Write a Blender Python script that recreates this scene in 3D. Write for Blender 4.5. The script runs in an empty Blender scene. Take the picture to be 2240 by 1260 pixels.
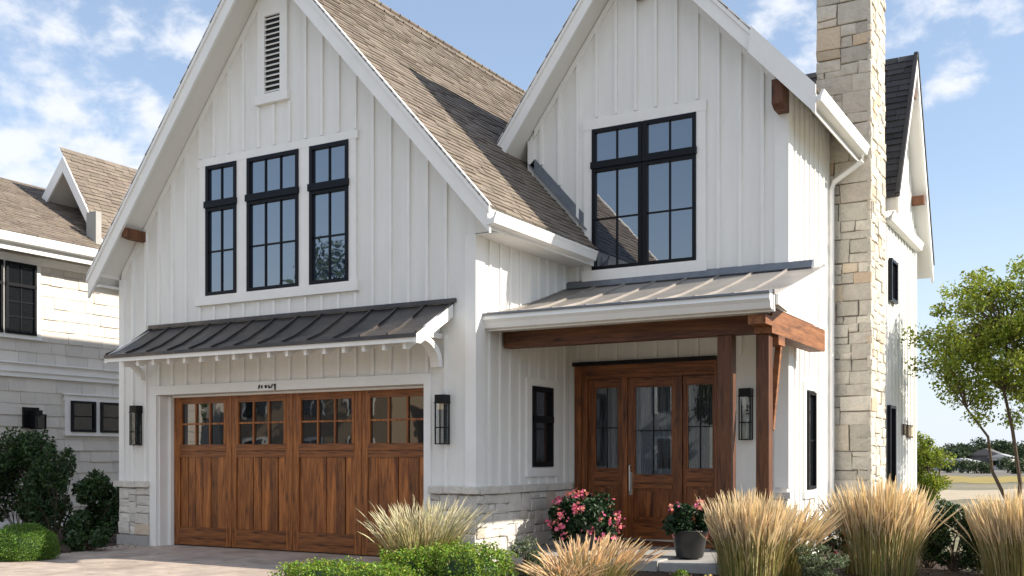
import bpy, math, random
import numpy as np
from mathutils import Vector
R = math.radians
rnd = random.Random(7)
sc = bpy.context.scene
col = sc.collection

# ---------------------------------------------------------------- camera
cam = bpy.data.cameras.new('camera')
cam.sensor_width = 36; cam.lens = 36.93; cam.shift_y = 0.1652
cam.clip_start = 0.1; cam.clip_end = 5000
co = bpy.data.objects.new('camera', cam); col.objects.link(co)
co.location = (0, 0, 1.42); co.rotation_euler = (R(90), 0, R(30.06))
sc.camera = co
# ---------------------------------------------------------------- light
SUN = Vector((1, .36, .64)).normalized()
EL = math.asin(SUN.z)
sc.view_settings.view_transform = 'Standard'; sc.view_settings.look = 'None'
sc.view_settings.exposure = 1.08; sc.view_settings.gamma = 1
sl = bpy.data.lights.new('sun', 'SUN'); sl.energy = 3.9; sl.angle = R(.5); sl.color = (1, .895, .75)
so = bpy.data.objects.new('sun', sl); col.objects.link(so)
so.rotation_euler = SUN.to_track_quat('Z', 'Y').to_euler(); so.location = (20, 10, 20)
w = bpy.data.worlds.new('World'); sc.world = w; w.use_nodes = True
NT = w.node_tree; NT.nodes.clear()
def nn(nt, t, **k):
    n = nt.nodes.new(t)
    for a, b in k.items(): setattr(n, a, b)
    return n
out = nn(NT, 'ShaderNodeOutputWorld'); bg = nn(NT, 'ShaderNodeBackground')
sky = nn(NT, 'ShaderNodeTexSky', sky_type='NISHITA', sun_disc=False)
sky.sun_elevation = EL; sky.sun_rotation = math.atan2(SUN.x, SUN.y)
sky.air_density = 1.0; sky.dust_density = .15; sky.ozone_density = 1.4; sky.altitude = 50
SKY = .13
bg.inputs[1].default_value = SKY
tc = nn(NT, 'ShaderNodeTexCoord')
# soft cloud fields: noise over the sky direction, gathered around chosen bearings
def ray(px, py):
    a = (px-1120)/2298; b = (1000-py)/2298
    return Vector((-.5009+a*.8655, .8655+a*.5009, b)).normalized()
def math_(nt, op, a, b=None, clamp=False):
    n = nn(nt, 'ShaderNodeMath', operation=op); n.use_clamp = clamp
    for i, v in enumerate((a, b)):
        if v is None: continue
        if isinstance(v, (int, float)): n.inputs[i].default_value = v
        else: nt.links.new(v, n.inputs[i])
    return n.outputs[0]
mask = None
blobs = [(60,60,.08,.9),(330,40,.07,.9),(230,150,.06,.75),(420,90,.05,.9),(120,330,.11,1.0),(330,250,.08,.95),(40,300,.09,.95),(-150,200,.14,.9),(250,370,.09,.95),
         (1690,50,.055,.85),(1740,130,.06,.95),(2060,10,.075,.95),(2200,-20,.07,.9),(2085,170,.045,.85),(2050,215,.03,.7),
         (1500,-700,.25,.6),(500,-600,.2,.6),
         (.55,-.70,.42,1.8,.35),(.1,-.75,.38,1.8,.60),(-.35,-.6,.32,1.6,.80),(.75,-.35,.42,1.7,.45),(.1,-.95,.28,1.7,.22),(.45,-.3,.4,1.6,.85)]  # this row: added clouds out of view, lighting the shaded front wall
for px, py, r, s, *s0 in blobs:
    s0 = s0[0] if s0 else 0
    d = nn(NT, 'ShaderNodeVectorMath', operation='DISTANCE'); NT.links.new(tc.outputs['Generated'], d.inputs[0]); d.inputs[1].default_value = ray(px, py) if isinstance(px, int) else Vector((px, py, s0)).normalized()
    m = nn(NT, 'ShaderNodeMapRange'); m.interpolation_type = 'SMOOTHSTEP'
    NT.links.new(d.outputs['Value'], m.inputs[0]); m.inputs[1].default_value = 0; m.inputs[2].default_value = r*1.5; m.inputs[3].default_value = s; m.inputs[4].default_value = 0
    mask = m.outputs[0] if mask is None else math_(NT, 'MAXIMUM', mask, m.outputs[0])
mp = nn(NT, 'ShaderNodeMapping'); mp.inputs['Scale'].default_value = (1, 1, 1.6); NT.links.new(tc.outputs['Generated'], mp.inputs[0])
nz = nn(NT, 'ShaderNodeTexNoise'); nz.inputs['Scale'].default_value = 17; nz.inputs['Detail'].default_value = 9; nz.inputs['Roughness'].default_value = .58; nz.inputs['Distortion'].default_value = .12
NT.links.new(mp.outputs[0], nz.inputs[0])
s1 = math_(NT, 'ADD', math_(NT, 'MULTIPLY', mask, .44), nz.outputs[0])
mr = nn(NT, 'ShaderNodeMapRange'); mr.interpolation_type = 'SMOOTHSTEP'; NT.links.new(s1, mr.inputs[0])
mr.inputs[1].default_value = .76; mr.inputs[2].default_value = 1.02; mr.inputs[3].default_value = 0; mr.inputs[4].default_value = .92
# behind the camera: bright unseen clouds, added to lift the shaded facade
mx = nn(NT, 'ShaderNodeMixRGB'); pale = nn(NT, 'ShaderNodeMixRGB'); pale.inputs[0].default_value = .35; NT.links.new(sky.outputs[0], pale.inputs[1]); pale.inputs[2].default_value = (1.75, 2.45, 3.6, 1)
NT.links.new(mr.outputs[0], mx.inputs[0]); hs = nn(NT, 'ShaderNodeHueSaturation'); hs.inputs['Saturation'].default_value = .88; hs.inputs['Value'].default_value = .80; NT.links.new(pale.outputs[0], hs.inputs['Color']); sx = nn(NT, 'ShaderNodeSeparateXYZ'); NT.links.new(tc.outputs['Generated'], sx.inputs[0])
hz = nn(NT, 'ShaderNodeMapRange'); hz.interpolation_type = 'SMOOTHSTEP'; NT.links.new(sx.outputs[2], hz.inputs[0]); hz.inputs[1].default_value = -.02; hz.inputs[2].default_value = .26; hz.inputs[3].default_value = .88; hz.inputs[4].default_value = 0
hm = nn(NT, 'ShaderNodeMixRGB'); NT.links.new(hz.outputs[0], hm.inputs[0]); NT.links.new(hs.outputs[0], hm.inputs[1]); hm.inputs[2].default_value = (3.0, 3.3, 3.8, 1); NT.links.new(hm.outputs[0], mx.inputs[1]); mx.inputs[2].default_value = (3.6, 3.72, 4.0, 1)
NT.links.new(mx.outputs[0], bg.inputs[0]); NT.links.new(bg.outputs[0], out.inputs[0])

# ---------------------------------------------------------------- materials
def mat(name, color, rough=.6, metal=0, spec=.5, noise=None, rand=0, randhue=0, bump=None, transl=0, coat=0, wave=None, alt=None):
    m = bpy.data.materials.new(name); m.use_nodes = True; nt = m.node_tree; b = nt.nodes['Principled BSDF']
    b.inputs['Roughness'].default_value = rough; b.inputs['Metallic'].default_value = metal
    b.inputs['Specular IOR Level'].default_value = spec; b.inputs['Coat Weight'].default_value = coat
    c = nn(nt, 'ShaderNodeRGB'); c.outputs[0].default_value = (*color, 1); cur = c.outputs[0]
    tcn = nn(nt, 'ShaderNodeTexCoord')
    if noise:      # (scale, second colour, amount, (sx,sy,sz))
        mpn = nn(nt, 'ShaderNodeMapping'); mpn.inputs['Scale'].default_value = noise[3] if len(noise) > 3 else (1, 1, 1)
        nt.links.new(tcn.outputs['Object'], mpn.inputs[0])
        n = nn(nt, 'ShaderNodeTexNoise'); n.inputs['Scale'].default_value = noise[0]; n.inputs['Detail'].default_value = 6; n.inputs['Roughness'].default_value = .65
        nt.links.new(mpn.outputs[0], n.inputs[0])
        r = nn(nt, 'ShaderNodeMapRange'); r.inputs[1].default_value = .35; r.inputs[2].default_value = .65; r.inputs[4].default_value = noise[2]
        nt.links.new(n.outputs[0], r.inputs[0])
        x = nn(nt, 'ShaderNodeMixRGB'); nt.links.new(r.outputs[0], x.inputs[0]); nt.links.new(cur, x.inputs[1]); x.inputs[2].default_value = (*noise[1], 1); cur = x.outputs[0]
    if rand or randhue or alt:
        g = nn(nt, 'ShaderNodeNewGeometry')
        if alt:    # second colour for a share of the islands
            ga = math_(nt, 'FRACT', math_(nt, 'MULTIPLY', g.outputs['Random Per Island'], 17.3))
            gt = nn(nt, 'ShaderNodeMapRange'); nt.links.new(ga, gt.inputs[0]); gt.inputs[1].default_value = 1-alt[1]; gt.inputs[2].default_value = 1-alt[1]+.12; gt.inputs[4].default_value = .9
            x = nn(nt, 'ShaderNodeMixRGB'); nt.links.new(gt.outputs[0], x.inputs[0]); nt.links.new(cur, x.inputs[1]); x.inputs[2].default_value = (*alt[0], 1); cur = x.outputs[0]
        h = nn(nt, 'ShaderNodeHueSaturation'); nt.links.new(cur, h.inputs['Color'])
        r = nn(nt, 'ShaderNodeMapRange'); nt.links.new(g.outputs['Random Per Island'], r.inputs[0]); r.inputs[3].default_value = 1-rand; r.inputs[4].default_value = 1+rand
        nt.links.new(r.outputs[0], h.inputs['Value'])
        f = math_(nt, 'FRACT', math_(nt, 'MULTIPLY', g.outputs['Random Per Island'], 7.77))
        r2 = nn(nt, 'ShaderNodeMapRange'); nt.links.new(f, r2.inputs[0]); r2.inputs[3].default_value = .5-randhue; r2.inputs[4].default_value = .5+randhue
        nt.links.new(r2.outputs[0], h.inputs['Hue']); cur = h.outputs[0]
    nt.links.new(cur, b.inputs['Base Color'])
    if bump:       # (scale, strength, distance)
        n = nn(nt, 'ShaderNodeTexNoise'); n.inputs['Scale'].default_value = bump[0]; n.inputs['Detail'].default_value = 5
        nt.links.new(tcn.outputs['Object'], n.inputs[0])
        bp = nn(nt, 'ShaderNodeBump'); bp.inputs['Strength'].default_value = bump[1]; bp.inputs['Distance'].default_value = bump[2]
        nt.links.new(n.outputs[0], bp.inputs['Height']); nt.links.new(bp.outputs[0], b.inputs['Normal'])
    if transl:
        t = nn(nt, 'ShaderNodeBsdfTranslucent'); nt.links.new(cur, t.inputs[0]); ms = nn(nt, 'ShaderNodeMixShader'); ms.inputs[0].default_value = transl
        o = nt.nodes['Material Output']; nt.links.new(b.outputs[0], ms.inputs[1]); nt.links.new(t.outputs[0], ms.inputs[2]); nt.links.new(ms.outputs[0], o.inputs[0])
    return m
def wood(name, c1, c2, axis='z', rough=.45, dark=(.02, .008, .004)):
    m = bpy.data.materials.new(name); m.use_nodes = True; nt = m.node_tree; b = nt.nodes['Principled BSDF']
    t = nn(nt, 'ShaderNodeTexCoord'); g = nn(nt, 'ShaderNodeNewGeometry')
    off = nn(nt, 'ShaderNodeCombineXYZ')
    for i in range(3): nt.links.new(math_(nt, 'MULTIPLY', g.outputs['Random Per Island'], 13.0+i*5), off.inputs[i])
    add = nn(nt, 'ShaderNodeVectorMath', operation='ADD'); nt.links.new(t.outputs['Object'], add.inputs[0]); nt.links.new(off.outputs[0], add.inputs[1])
    s = {'z': (22, 22, 1.5), 'x': (1.5, 22, 22), 'y': (22, 1.5, 22)}[axis]
    mp = nn(nt, 'ShaderNodeMapping'); mp.inputs['Scale'].default_value = s; nt.links.new(add.outputs[0], mp.inputs[0])
    n = nn(nt, 'ShaderNodeTexNoise'); n.inputs['Scale'].default_value = 1.0; n.inputs['Detail'].default_value = 7; n.inputs['Roughness'].default_value = .68; n.inputs['Distortion'].default_value = 1.2
    nt.links.new(mp.outputs[0], n.inputs[0])
    cr = nn(nt, 'ShaderNodeValToRGB'); e = cr.color_ramp.elements
    e[0].position = .29; e[0].color = (*dark, 1); e[1].position = .72; e[1].color = (*c2, 1)
    k = cr.color_ramp.elements.new(.44); k.color = (*c1, 1)
    nt.links.new(n.outputs[0], cr.inputs[0])
    # long dark weathered streaks and knots
    s2 = {'z': (5, 5, .6), 'x': (.6, 5, 5), 'y': (5, .6, 5)}[axis]
    mp2 = nn(nt, 'ShaderNodeMapping'); mp2.inputs['Scale'].default_value = s2; nt.links.new(add.outputs[0], mp2.inputs[0])
    n2 = nn(nt, 'ShaderNodeTexNoise'); n2.inputs['Scale'].default_value = 1.6; n2.inputs['Detail'].default_value = 3; nt.links.new(mp2.outputs[0], n2.inputs[0])
    r2 = nn(nt, 'ShaderNodeMapRange'); nt.links.new(n2.outputs[0], r2.inputs[0]); r2.inputs[1].default_value = .47; r2.inputs[2].default_value = .66; r2.inputs[4].default_value = .6
    x = nn(nt, 'ShaderNodeMixRGB'); x.blend_type = 'MULTIPLY'; nt.links.new(r2.outputs[0], x.inputs[0]); nt.links.new(cr.outputs[0], x.inputs[1]); x.inputs[2].default_value = (.34, .25, .21, 1)
    s3 = {'z': (1, 1, .45), 'x': (.45, 1, 1), 'y': (1, .45, 1)}[axis]
    mp3 = nn(nt, 'ShaderNodeMapping'); mp3.inputs['Scale'].default_value = s3; nt.links.new(add.outputs[0], mp3.inputs[0])
    v = nn(nt, 'ShaderNodeTexVoronoi'); v.inputs['Scale'].default_value = 3.2; nt.links.new(mp3.outputs[0], v.inputs[0])
    r3 = nn(nt, 'ShaderNodeMapRange'); nt.links.new(v.outputs['Distance'], r3.inputs[0]); r3.inputs[1].default_value = .04; r3.inputs[2].default_value = .17; r3.inputs[3].default_value = .85; r3.inputs[4].default_value = 0
    x2 = nn(nt, 'ShaderNodeMixRGB'); nt.links.new(r3.outputs[0], x2.inputs[0]); nt.links.new(x.outputs[0], x2.inputs[1]); x2.inputs[2].default_value = (*dark, 1)
    h = nn(nt, 'ShaderNodeHueSaturation'); nt.links.new(x2.outputs[0], h.inputs['Color'])
    r = nn(nt, 'ShaderNodeMapRange'); nt.links.new(g.outputs['Random Per Island'], r.inputs[0]); r.inputs[3].default_value = .60; r.inputs[4].default_value = 1.28
    nt.links.new(r.outputs[0], h.inputs['Value']); nt.links.new(h.outputs[0], b.inputs['Base Color'])
    b.inputs['Roughness'].default_value = rough
    bp = nn(nt, 'ShaderNodeBump'); bp.inputs['Strength'].default_value = .25; bp.inputs['Distance'].default_value = .004
    nt.links.new(n.outputs[0], bp.inputs['Height']); nt.links.new(bp.outputs[0], b.inputs['Normal'])
    return m
def glass(name, tint, ior=2.1, rough=.015, bump=.0):
    m = bpy.data.materials.new(name); m.use_nodes = True; nt = m.node_tree; b = nt.nodes['Principled BSDF']
    b.inputs['Base Color'].default_value = (*tint, 1); b.inputs['Roughness'].default_value = rough; b.inputs['IOR'].default_value = ior
    n = nn(nt, 'ShaderNodeTexNoise'); n.inputs['Scale'].default_value = 2.2; t = nn(nt, 'ShaderNodeTexCoord'); nt.links.new(t.outputs['Object'], n.inputs[0])
    bp = nn(nt, 'ShaderNodeBump'); bp.inputs['Strength'].default_value = .06; bp.inputs['Distance'].default_value = .02
    nt.links.new(n.outputs[0], bp.inputs['Height']); nt.links.new(bp.outputs[0], b.inputs['Normal'])
    return m
def clear_glass(name):
    m = bpy.data.materials.new(name); m.use_nodes = True; nt = m.node_tree; nt.nodes.remove(nt.nodes['Principled BSDF'])
    o = nt.nodes['Material Output']; t = nn(nt, 'ShaderNodeBsdfTransparent'); t.inputs[0].default_value = (.95, .96, .96, 1)
    g = nn(nt, 'ShaderNodeBsdfGlossy'); g.inputs['Roughness'].default_value = .01; g.inputs['Color'].default_value = (.9, .95, 1, 1)
    f = nn(nt, 'ShaderNodeFresnel'); f.inputs[0].default_value = 1.7
    ms = nn(nt, 'ShaderNodeMixShader'); nt.links.new(f.outputs[0], ms.inputs[0]); nt.links.new(t.outputs[0], ms.inputs[1]); nt.links.new(g.outputs[0], ms.inputs[2]); nt.links.new(ms.outputs[0], o.inputs[0])
    return m
M = {}
M['white'] = mat('white_painted_siding', (.83, .83, .81), .55, noise=(1.3, (.73, .727, .70), .7, (3, 3, .4)), bump=(9, .08, .01))
M['trim'] = mat('white_painted_trim', (.87, .87, .855), .5, noise=(2.0, (.74, .74, .72), .4), bump=(14, .06, .01))
M['soffit'] = mat('white_soffit', (.78, .77, .74), .6)
M['black'] = mat('black_window_metal', (.006, .007, .010), .4, spec=.2)
M['lampblack'] = mat('black_lantern_metal', (.007, .007, .008), .45, spec=.25)
M['pane'] = glass('window_glass', (.014, .030, .058), 2.9)
M['gpane'] = glass('garage_glass', (.008, .010, .013), 2.05)
M['darkpane'] = glass('dark_window_glass', (.008, .010, .012), 1.7)
M['clear'] = clear_glass('clear_glass')
M['candle'] = mat('lantern_candle', (.75, .73, .68), .6)
M['curtain'] = mat('grey_curtain', (.20, .20, .215), .8, noise=(9, (.012, .013, .018), 1.0, (5, 5, .15)))
M['interior'] = mat('dark_interior', (.02, .02, .022), .8)
M['door'] = wood('stained_wood_vertical', (.215, .068, .014), (.54, .20, .048), 'z')
M['doorx'] = wood('stained_wood_horizontal', (.18, .058, .014), (.40, .15, .040), 'x')
M['edoor'] = wood('entry_wood_vertical', (.15, .046, .012), (.36, .130, .034), 'z', .38)
M['edoorx'] = wood('entry_wood_horizontal', (.15, .046, .012), (.36, .130, .034), 'x', .38)
M['beamx'] = wood('beam_wood_x', (.11, .038, .013), (.22, .082, .028), 'x', .6)
M['beamy'] = wood('beam_wood_y', (.22, .085, .030), (.36, .155, .060), 'y', .6)
M['post'] = wood('post_wood', (.11, .038, .013), (.23, .086, .030), 'z', .6)
M['shingle'] = mat('asphalt_shingle', (.205, .172, .140), .9, noise=(1.1, (.155, .130, .108), .7), rand=.17, randhue=.012, bump=(60, .3, .01))
M['shadeshingle'] = mat('shade_toned_shingle', (.060, .058, .060), .85, noise=(2, (.03, .03, .034), .6), rand=.35, bump=(50, .3, .01))  # base colour darkened for the shade on the rear wing's front slope
M['cedar'] = mat('painted_cedar_shingle', (.64, .60, .54), .75, noise=(6, (.56, .53, .49), .6, (4, 4, .6)), rand=.09, bump=(25, .15, .01))
M['metalroof'] = mat('dark_standing_seam', (.050, .052, .062), .36, .55, noise=(1.3, (.135, .115, .10), .8, (1, 1, 1)), bump=(3.5, .25, .02))
M['porchmetal'] = mat('weathered_standing_seam', (.35, .325, .30), .45, .2, noise=(1.8, (.24, .225, .21), .8), bump=(3.5, .15, .02))
M['flash'] = mat('lead_flashing', (.22, .24, .27), .5, .5, noise=(5, (.13, .15, .18), .6))
M['stone'] = mat('rough_limestone', (.62, .575, .495), .85, noise=(7, (.46, .43, .37), .7), rand=.2, randhue=.006, bump=(22, .7, .03), alt=((.56, .44, .31), .18))
M['basestone'] = mat('pale_limestone', (.69, .66, .60), .85, noise=(8, (.52, .50, .47), .6), rand=.12, randhue=.005, bump=(25, .6, .03), alt=((.55, .44, .33), .14))
M['mortar'] = mat('mortar', (.36, .34, .30), .95, bump=(60, .4, .01))
M['concrete'] = mat('smooth_concrete', (.38, .38, .37), .85, noise=(2.5, (.30, .30, .295), .6), bump=(50, .15, .005))
M['plaque'] = mat('brown_plaque', (.10, .06, .04), .6)
M['handle'] = mat('brushed_steel_handle', (.55, .55, .55), .3, .9)
M['pot'] = mat('dark_glazed_pot', (.020, .021, .022), .42, noise=(6, (.035, .036, .037), .6), bump=(20, .1, .01))
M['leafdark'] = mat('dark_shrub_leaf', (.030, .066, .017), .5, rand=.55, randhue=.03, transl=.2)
M['leafbox'] = mat('boxwood_leaf', (.10, .20, .020), .5, rand=.45, randhue=.025, transl=.25)
M['leafhedge'] = mat('bright_hedge_leaf', (.17, .28, .025), .5, rand=.6, randhue=.035, transl=.3, alt=((.34, .33, .05), .14))
M['leaftree'] = mat('tree_leaf', (.23, .29, .033), .5, rand=.5, randhue=.03, transl=.45)
M['leaffar'] = mat('far_tree_leaf', (.050, .080, .030), .7, rand=.4, randhue=.02, transl=.1)
M['leafpale'] = mat('pale_perennial_leaf', (.13, .17, .085), .6, rand=.45, randhue=.03, transl=.25)
M['leafflower'] = mat('geranium_leaf', (.015, .045, .013), .5, rand=.5, randhue=.02, transl=.15)
M['pink'] = mat('pink_petal', (.80, .17, .30), .5, rand=.2, randhue=.02, transl=.25, alt=((.85, .36, .24), .4))
M['red'] = mat('red_petal', (.70, .07, .07), .5, rand=.3, randhue=.03, transl=.25)
M['yellow'] = mat('yellow_petal', (.62, .46, .10), .5, rand=.3, randhue=.02, transl=.25)
M['plume'] = mat('golden_plume', (.82, .71, .50), .75, rand=.28, randhue=.01, transl=.5)
M['plumepale'] = mat('pale_plume', (.70, .66, .48), .75, rand=.32, randhue=.02, transl=.5)
M['plumered'] = mat('rusty_plume', (.80, .64, .42), .75, rand=.30, randhue=.012, transl=.5)
M['stalk'] = mat('golden_stalk', (.66, .56, .30), .6, rand=.35, randhue=.02, transl=.3, alt=((.30, .32, .10), .35))
M['blade'] = mat('grass_blade', (.20, .22, .055), .6, rand=.45, randhue=.03, transl=.3, alt=((.34, .24, .09), .4))
M['bark'] = mat('bark', (.12, .085, .060), .9, noise=(6, (.06, .045, .035), .8, (3, 3, .6)), bump=(30, .6, .01))
M['rooffar'] = mat('far_roof', (.13, .12, .12), .8)
M['wallfar'] = mat('far_wall', (.42, .43, .44), .7)
M['wallbeige'] = mat('beige_wall', (.34, .27, .19), .8)

# ---------------------------------------------------------------- mesh helpers
WL = {}
class MB:
    def __init__(s): s.v = []; s.f = []
    def add(s, v, f):
        n = len(s.v); s.v += [tuple(p) for p in v]; s.f += [tuple(n+i for i in q) for q in f]; return s
    def box(s, x0, x1, y0, y1, z0, z1, b=0):
        if x0 > x1: x0, x1 = x1, x0
        if y0 > y1: y0, y1 = y1, y0
        if z0 > z1: z0, z1 = z1, z0
        v = [(x, y, z) for z in (z0, z1) for y in (y0, y1) for x in (x0, x1)]
        return s.add(v, [(0,2,3,1),(4,5,7,6),(0,1,5,4),(2,6,7,3),(0,4,6,2),(1,3,7,5)])
    def prism(s, pts, a, b, axis):
        """pts = polygon in the two other axes, extruded from a to b along axis"""
        n = len(pts)
        def P(p, t): return {'y': (p[0], t, p[1]), 'x': (t, p[0], p[1]), 'z': (p[0], p[1], t)}[axis]
        v = [P(p, a) for p in pts]+[P(p, b) for p in pts]
        f = [tuple(range(n)), tuple(range(2*n-1, n-1, -1))]+[(i, i+n, (i+1) % n+n, (i+1) % n) for i in range(n)]
        return s.add(v, f)
    def obox(s, c, ux, uy, uz):
        """box from centre and three half-extent vectors"""
        c = Vector(c); ux = Vector(ux); uy = Vector(uy); uz = Vector(uz)
        v = [c+ux*i+uy*j+uz*k for k in (-1, 1) for j in (-1, 1) for i in (-1, 1)]
        return s.add(v, [(0,2,3,1),(4,5,7,6),(0,1,5,4),(2,6,7,3),(0,4,6,2),(1,3,7,5)])
    def bar(s, p, q, w, h, up=(0, 0, 1)):
        p = Vector(p); q = Vector(q); d = q-p; u = d.normalized(); sd = u.cross(Vector(up)).normalized(); uu = sd.cross(u)
        return s.obox((p+q)/2, d/2, sd*w/2, uu*h/2)
    def tube(s, pts, rad, n=8, cap=True):
        pts = [Vector(p) for p in pts]; rad = rad if isinstance(rad, (list, tuple)) else [rad]*len(pts)
        base = len(s.v); ref = Vector((.3, .2, 1)).normalized()
        for i, p in enumerate(pts):
            d = (pts[min(i+1, len(pts)-1)]-pts[max(i-1, 0)]).normalized()
            r = ref if abs(d.dot(ref)) < .95 else Vector((1, 0, 0))
            a = d.cross(r).normalized(); b = d.cross(a)
            for k in range(n):
                t = 2*math.pi*k/n; q = p+(a*math.cos(t)+b*math.sin(t))*rad[i]; s.v.append(tuple(q))
        for i in range(len(pts)-1):
            for k in range(n):
                s.f.append((base+i*n+k, base+i*n+(k+1) % n, base+(i+1)*n+(k+1) % n, base+(i+1)*n+k))
        if cap:
            s.f.append(tuple(base+k for k in range(n))[::-1]); s.f.append(tuple(base+(len(pts)-1)*n+k for k in range(n)))
        return s
    def lathe(s, prof, c, n=24):
        base = len(s.v)
        for r, z in prof:
            for k in range(n):
                t = 2*math.pi*k/n; s.v.append((c[0]+r*math.cos(t), c[1]+r*math.sin(t), c[2]+z))
        for i in range(len(prof)-1):
            for k in range(n): s.f.append((base+i*n+k, base+i*n+(k+1) % n, base+(i+1)*n+(k+1) % n, base+(i+1)*n+k))
        s.f.append(tuple(base+k for k in range(n))[::-1]); s.f.append(tuple(base+(len(prof)-1)*n+k for k in range(n)))
        return s
    def build(s, name, m, parent=None, bevel=0, smooth=False, label=None):
        a = np.array(s.v, dtype=float); c = (a.min(0)+a.max(0))/2
        if parent is None: c[2] = a[:, 2].min()
        me = bpy.data.meshes.new(name); me.from_pydata((a-c).tolist(), [], s.f); me.update()
        me.materials.append(M[m] if isinstance(m, str) else m)
        if smooth: me.polygons.foreach_set('use_smooth', [True]*len(me.polygons))
        o = bpy.data.objects.new(name, me); col.objects.link(o)
        W = Vector(c.tolist()); WL[o.name] = W
        if parent is not None: o.parent = parent; o.location = W-WL[parent.name]
        else: o.location = W
        if bevel:
            b = o.modifiers.new('bevel', 'BEVEL'); b.width = bevel; b.segments = 2; b.limit_method = 'ANGLE'
        if label: o['label'] = label
        return o
def pieces(mb, name, m, parent):
    for i in range(0, len(mb.v), 8):
        q = MB(); q.v = mb.v[i:i+8]; q.f = [tuple(k-i for k in f) for f in mb.f if i <= f[0] < i+8]; q.build(name, m, parent)
def tag(o, label=None, cat=None, group=None, kind=None):
    if label: o['label'] = label
    if cat: o['category'] = cat
    if group: o['group'] = group
    if kind: o['kind'] = kind
    return o
def thing(name, loc, label, cat, group=None):
    o = bpy.data.objects.new(name, None); col.objects.link(o); o.location = loc; o.empty_display_size = .2
    WL[o.name] = Vector(loc); return tag(o, label, cat, group)
def npmesh(name, v, quads, m, parent=None):
    """mesh from numpy verts (N,4,3) quads"""
    mb = MB(); mb.v = v.reshape(-1, 3).tolist(); mb.f = quads
    return mb.build(name, m, parent)

# ---------------------------------------------------------------- patterned surfaces
def shingles(mb, org, u, v, width, height, expo, tab, keep=None, th=.012, jit=.35, wav=.012):
    """courses of overlapping tabs on the plane org + u*a + v*b"""
    org = Vector(org); u = Vector(u).normalized(); v = Vector(v).normalized(); n = u.cross(v).normalized()
    if n.z < 0 and abs(n.z) > .01: n = -n
    rows = int(height/expo)
    for r in range(rows):
        b0 = r*expo; b1 = min(b0+expo*1.35, height); a = -rnd.random()*tab
        ph = rnd.random()*6
        while a < width:
            wd = tab*(1+rnd.uniform(-jit, jit)); a0 = max(a, 0); a1 = min(a+wd, width); a += wd
            if a1-a0 < .02: continue
            if keep and not keep(a0, a1, b0): continue
            j = rnd.uniform(-wav, wav); k = th*(1+rnd.uniform(-.35, .5))
            g = .003
            p = [org+u*(a0+g)+v*(b0+j)+n*k*1.5, org+u*(a1-g)+v*(b0+j+rnd.uniform(-wav, wav)*.6)+n*k*1.5, org+u*(a1-g)+v*b1+n*.001, org+u*(a0+g)+v*b1+n*.001]
            q = [p[0]-n*k*1.6, p[1]-n*k*1.6]
            mb.add(p+q, [(0,1,2,3),(4,5,1,0),(4,0,3),(5,2,1)])
    return mb
def stones(mb, org, u, v, W, H, minw=.14, maxw=.5, depth=.04, rows=(.10, .28), corner=False):
    """irregular ashlar blocks laid in broken courses on the plane org + u*a + v*b; outward normal u x v"""
    org = Vector(org); u = Vector(u).normalized(); v = Vector(v).normalized(); n = u.cross(v).normalized(); g = .003
    def block(a0, a1, b0, b1):
        d = depth*rnd.uniform(.75, 1.25); c = .010; j = lambda s=.012: rnd.uniform(-s, s)
        b = [(a0+g+j(), b0+g+j()), (a1-g+j(), b0+g+j()), (a1-g+j(), b1-g+j()), (a0+g+j(), b1-g+j())]
        ca = (a0+a1)/2; cb = (b0+b1)/2
        lo = [org+u*x+v*y for x, y in b]; mid = [org+u*x+v*y+n*(d-c) for x, y in b]
        top = [org+u*(x+(ca-x)*min(.3, c/(a1-a0)*2))+v*(y+(cb-y)*min(.3, c/(b1-b0)*2))+n*(d+j(.007)) for x, y in b]
        ce = org+u*(ca+j(.03))+v*(cb+j(.02))+n*(d+rnd.uniform(.0, .012))
        f = [(i, (i+1) % 4, (i+1) % 4+4, i+4) for i in range(4)]+[(i+4, (i+1) % 4+4, (i+1) % 4+8, i+8) for i in range(4)]+[(8+i, 8+(i+1) % 4, 12) for i in range(4)]
        mb.add(lo+mid+top+[ce], f)
    def split(a0, a1, b0, b1):
        w = a1-a0; h = b1-b0
        if w > maxw or (w > h*2.3 and w > 2*minw and rnd.random() < .9):
            t = a0+w*rnd.uniform(.32, .68)
            split(a0, t, b0, b1); split(t, a1, b0, b1)
        elif h > rows[1] or (h > w*1.1 and h > 2*rows[0]) or (h > 2.2*rows[0] and rnd.random() < .45):
            t = b0+h*rnd.uniform(.32, .68)
            split(a0, a1, b0, t); split(a0, a1, t, b1)
        else: block(a0, a1, b0, b1)
    z = 0
    while z < H-.02:
        h = rnd.uniform(.26, .46)
        if z+h > H-.12: h = H-z
        split(0, W, z, z+h); z += h
    return mb

# ---------------------------------------------------------------- foliage
def rot_rand(n, rs, up=0.0):
    d = rs.normal(size=(n, 3)); d[:, 2] += up; d /= np.linalg.norm(d, axis=1)[:, None]; return d
def leaf_quads(P, size, rs, asp=.55, nup=.5, fold=.25):
    """one folded leaf of two quads... returned as 6-vertex leaves"""
    n = len(P); N = rot_rand(n, rs, nup); T = rs.normal(size=(n, 3)); T -= (T*N).sum(1)[:, None]*N; T /= np.linalg.norm(T, axis=1)[:, None]
    B = np.cross(N, T); L = (size*rs.uniform(.6, 1.35, n))[:, None]; W = L*asp
    tip = P+T*L*.5; base = P-T*L*.5; l = P-B*W*.5+N*W*fold-T*L*.05; r = P+B*W*.5+N*W*fold-T*L*.05
    V = np.stack([base, r, tip, l], 1).reshape(-1, 3)
    F = [(4*i, 4*i+1, 4*i+2, 4*i+3) for i in range(n)]
    return V, F
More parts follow.
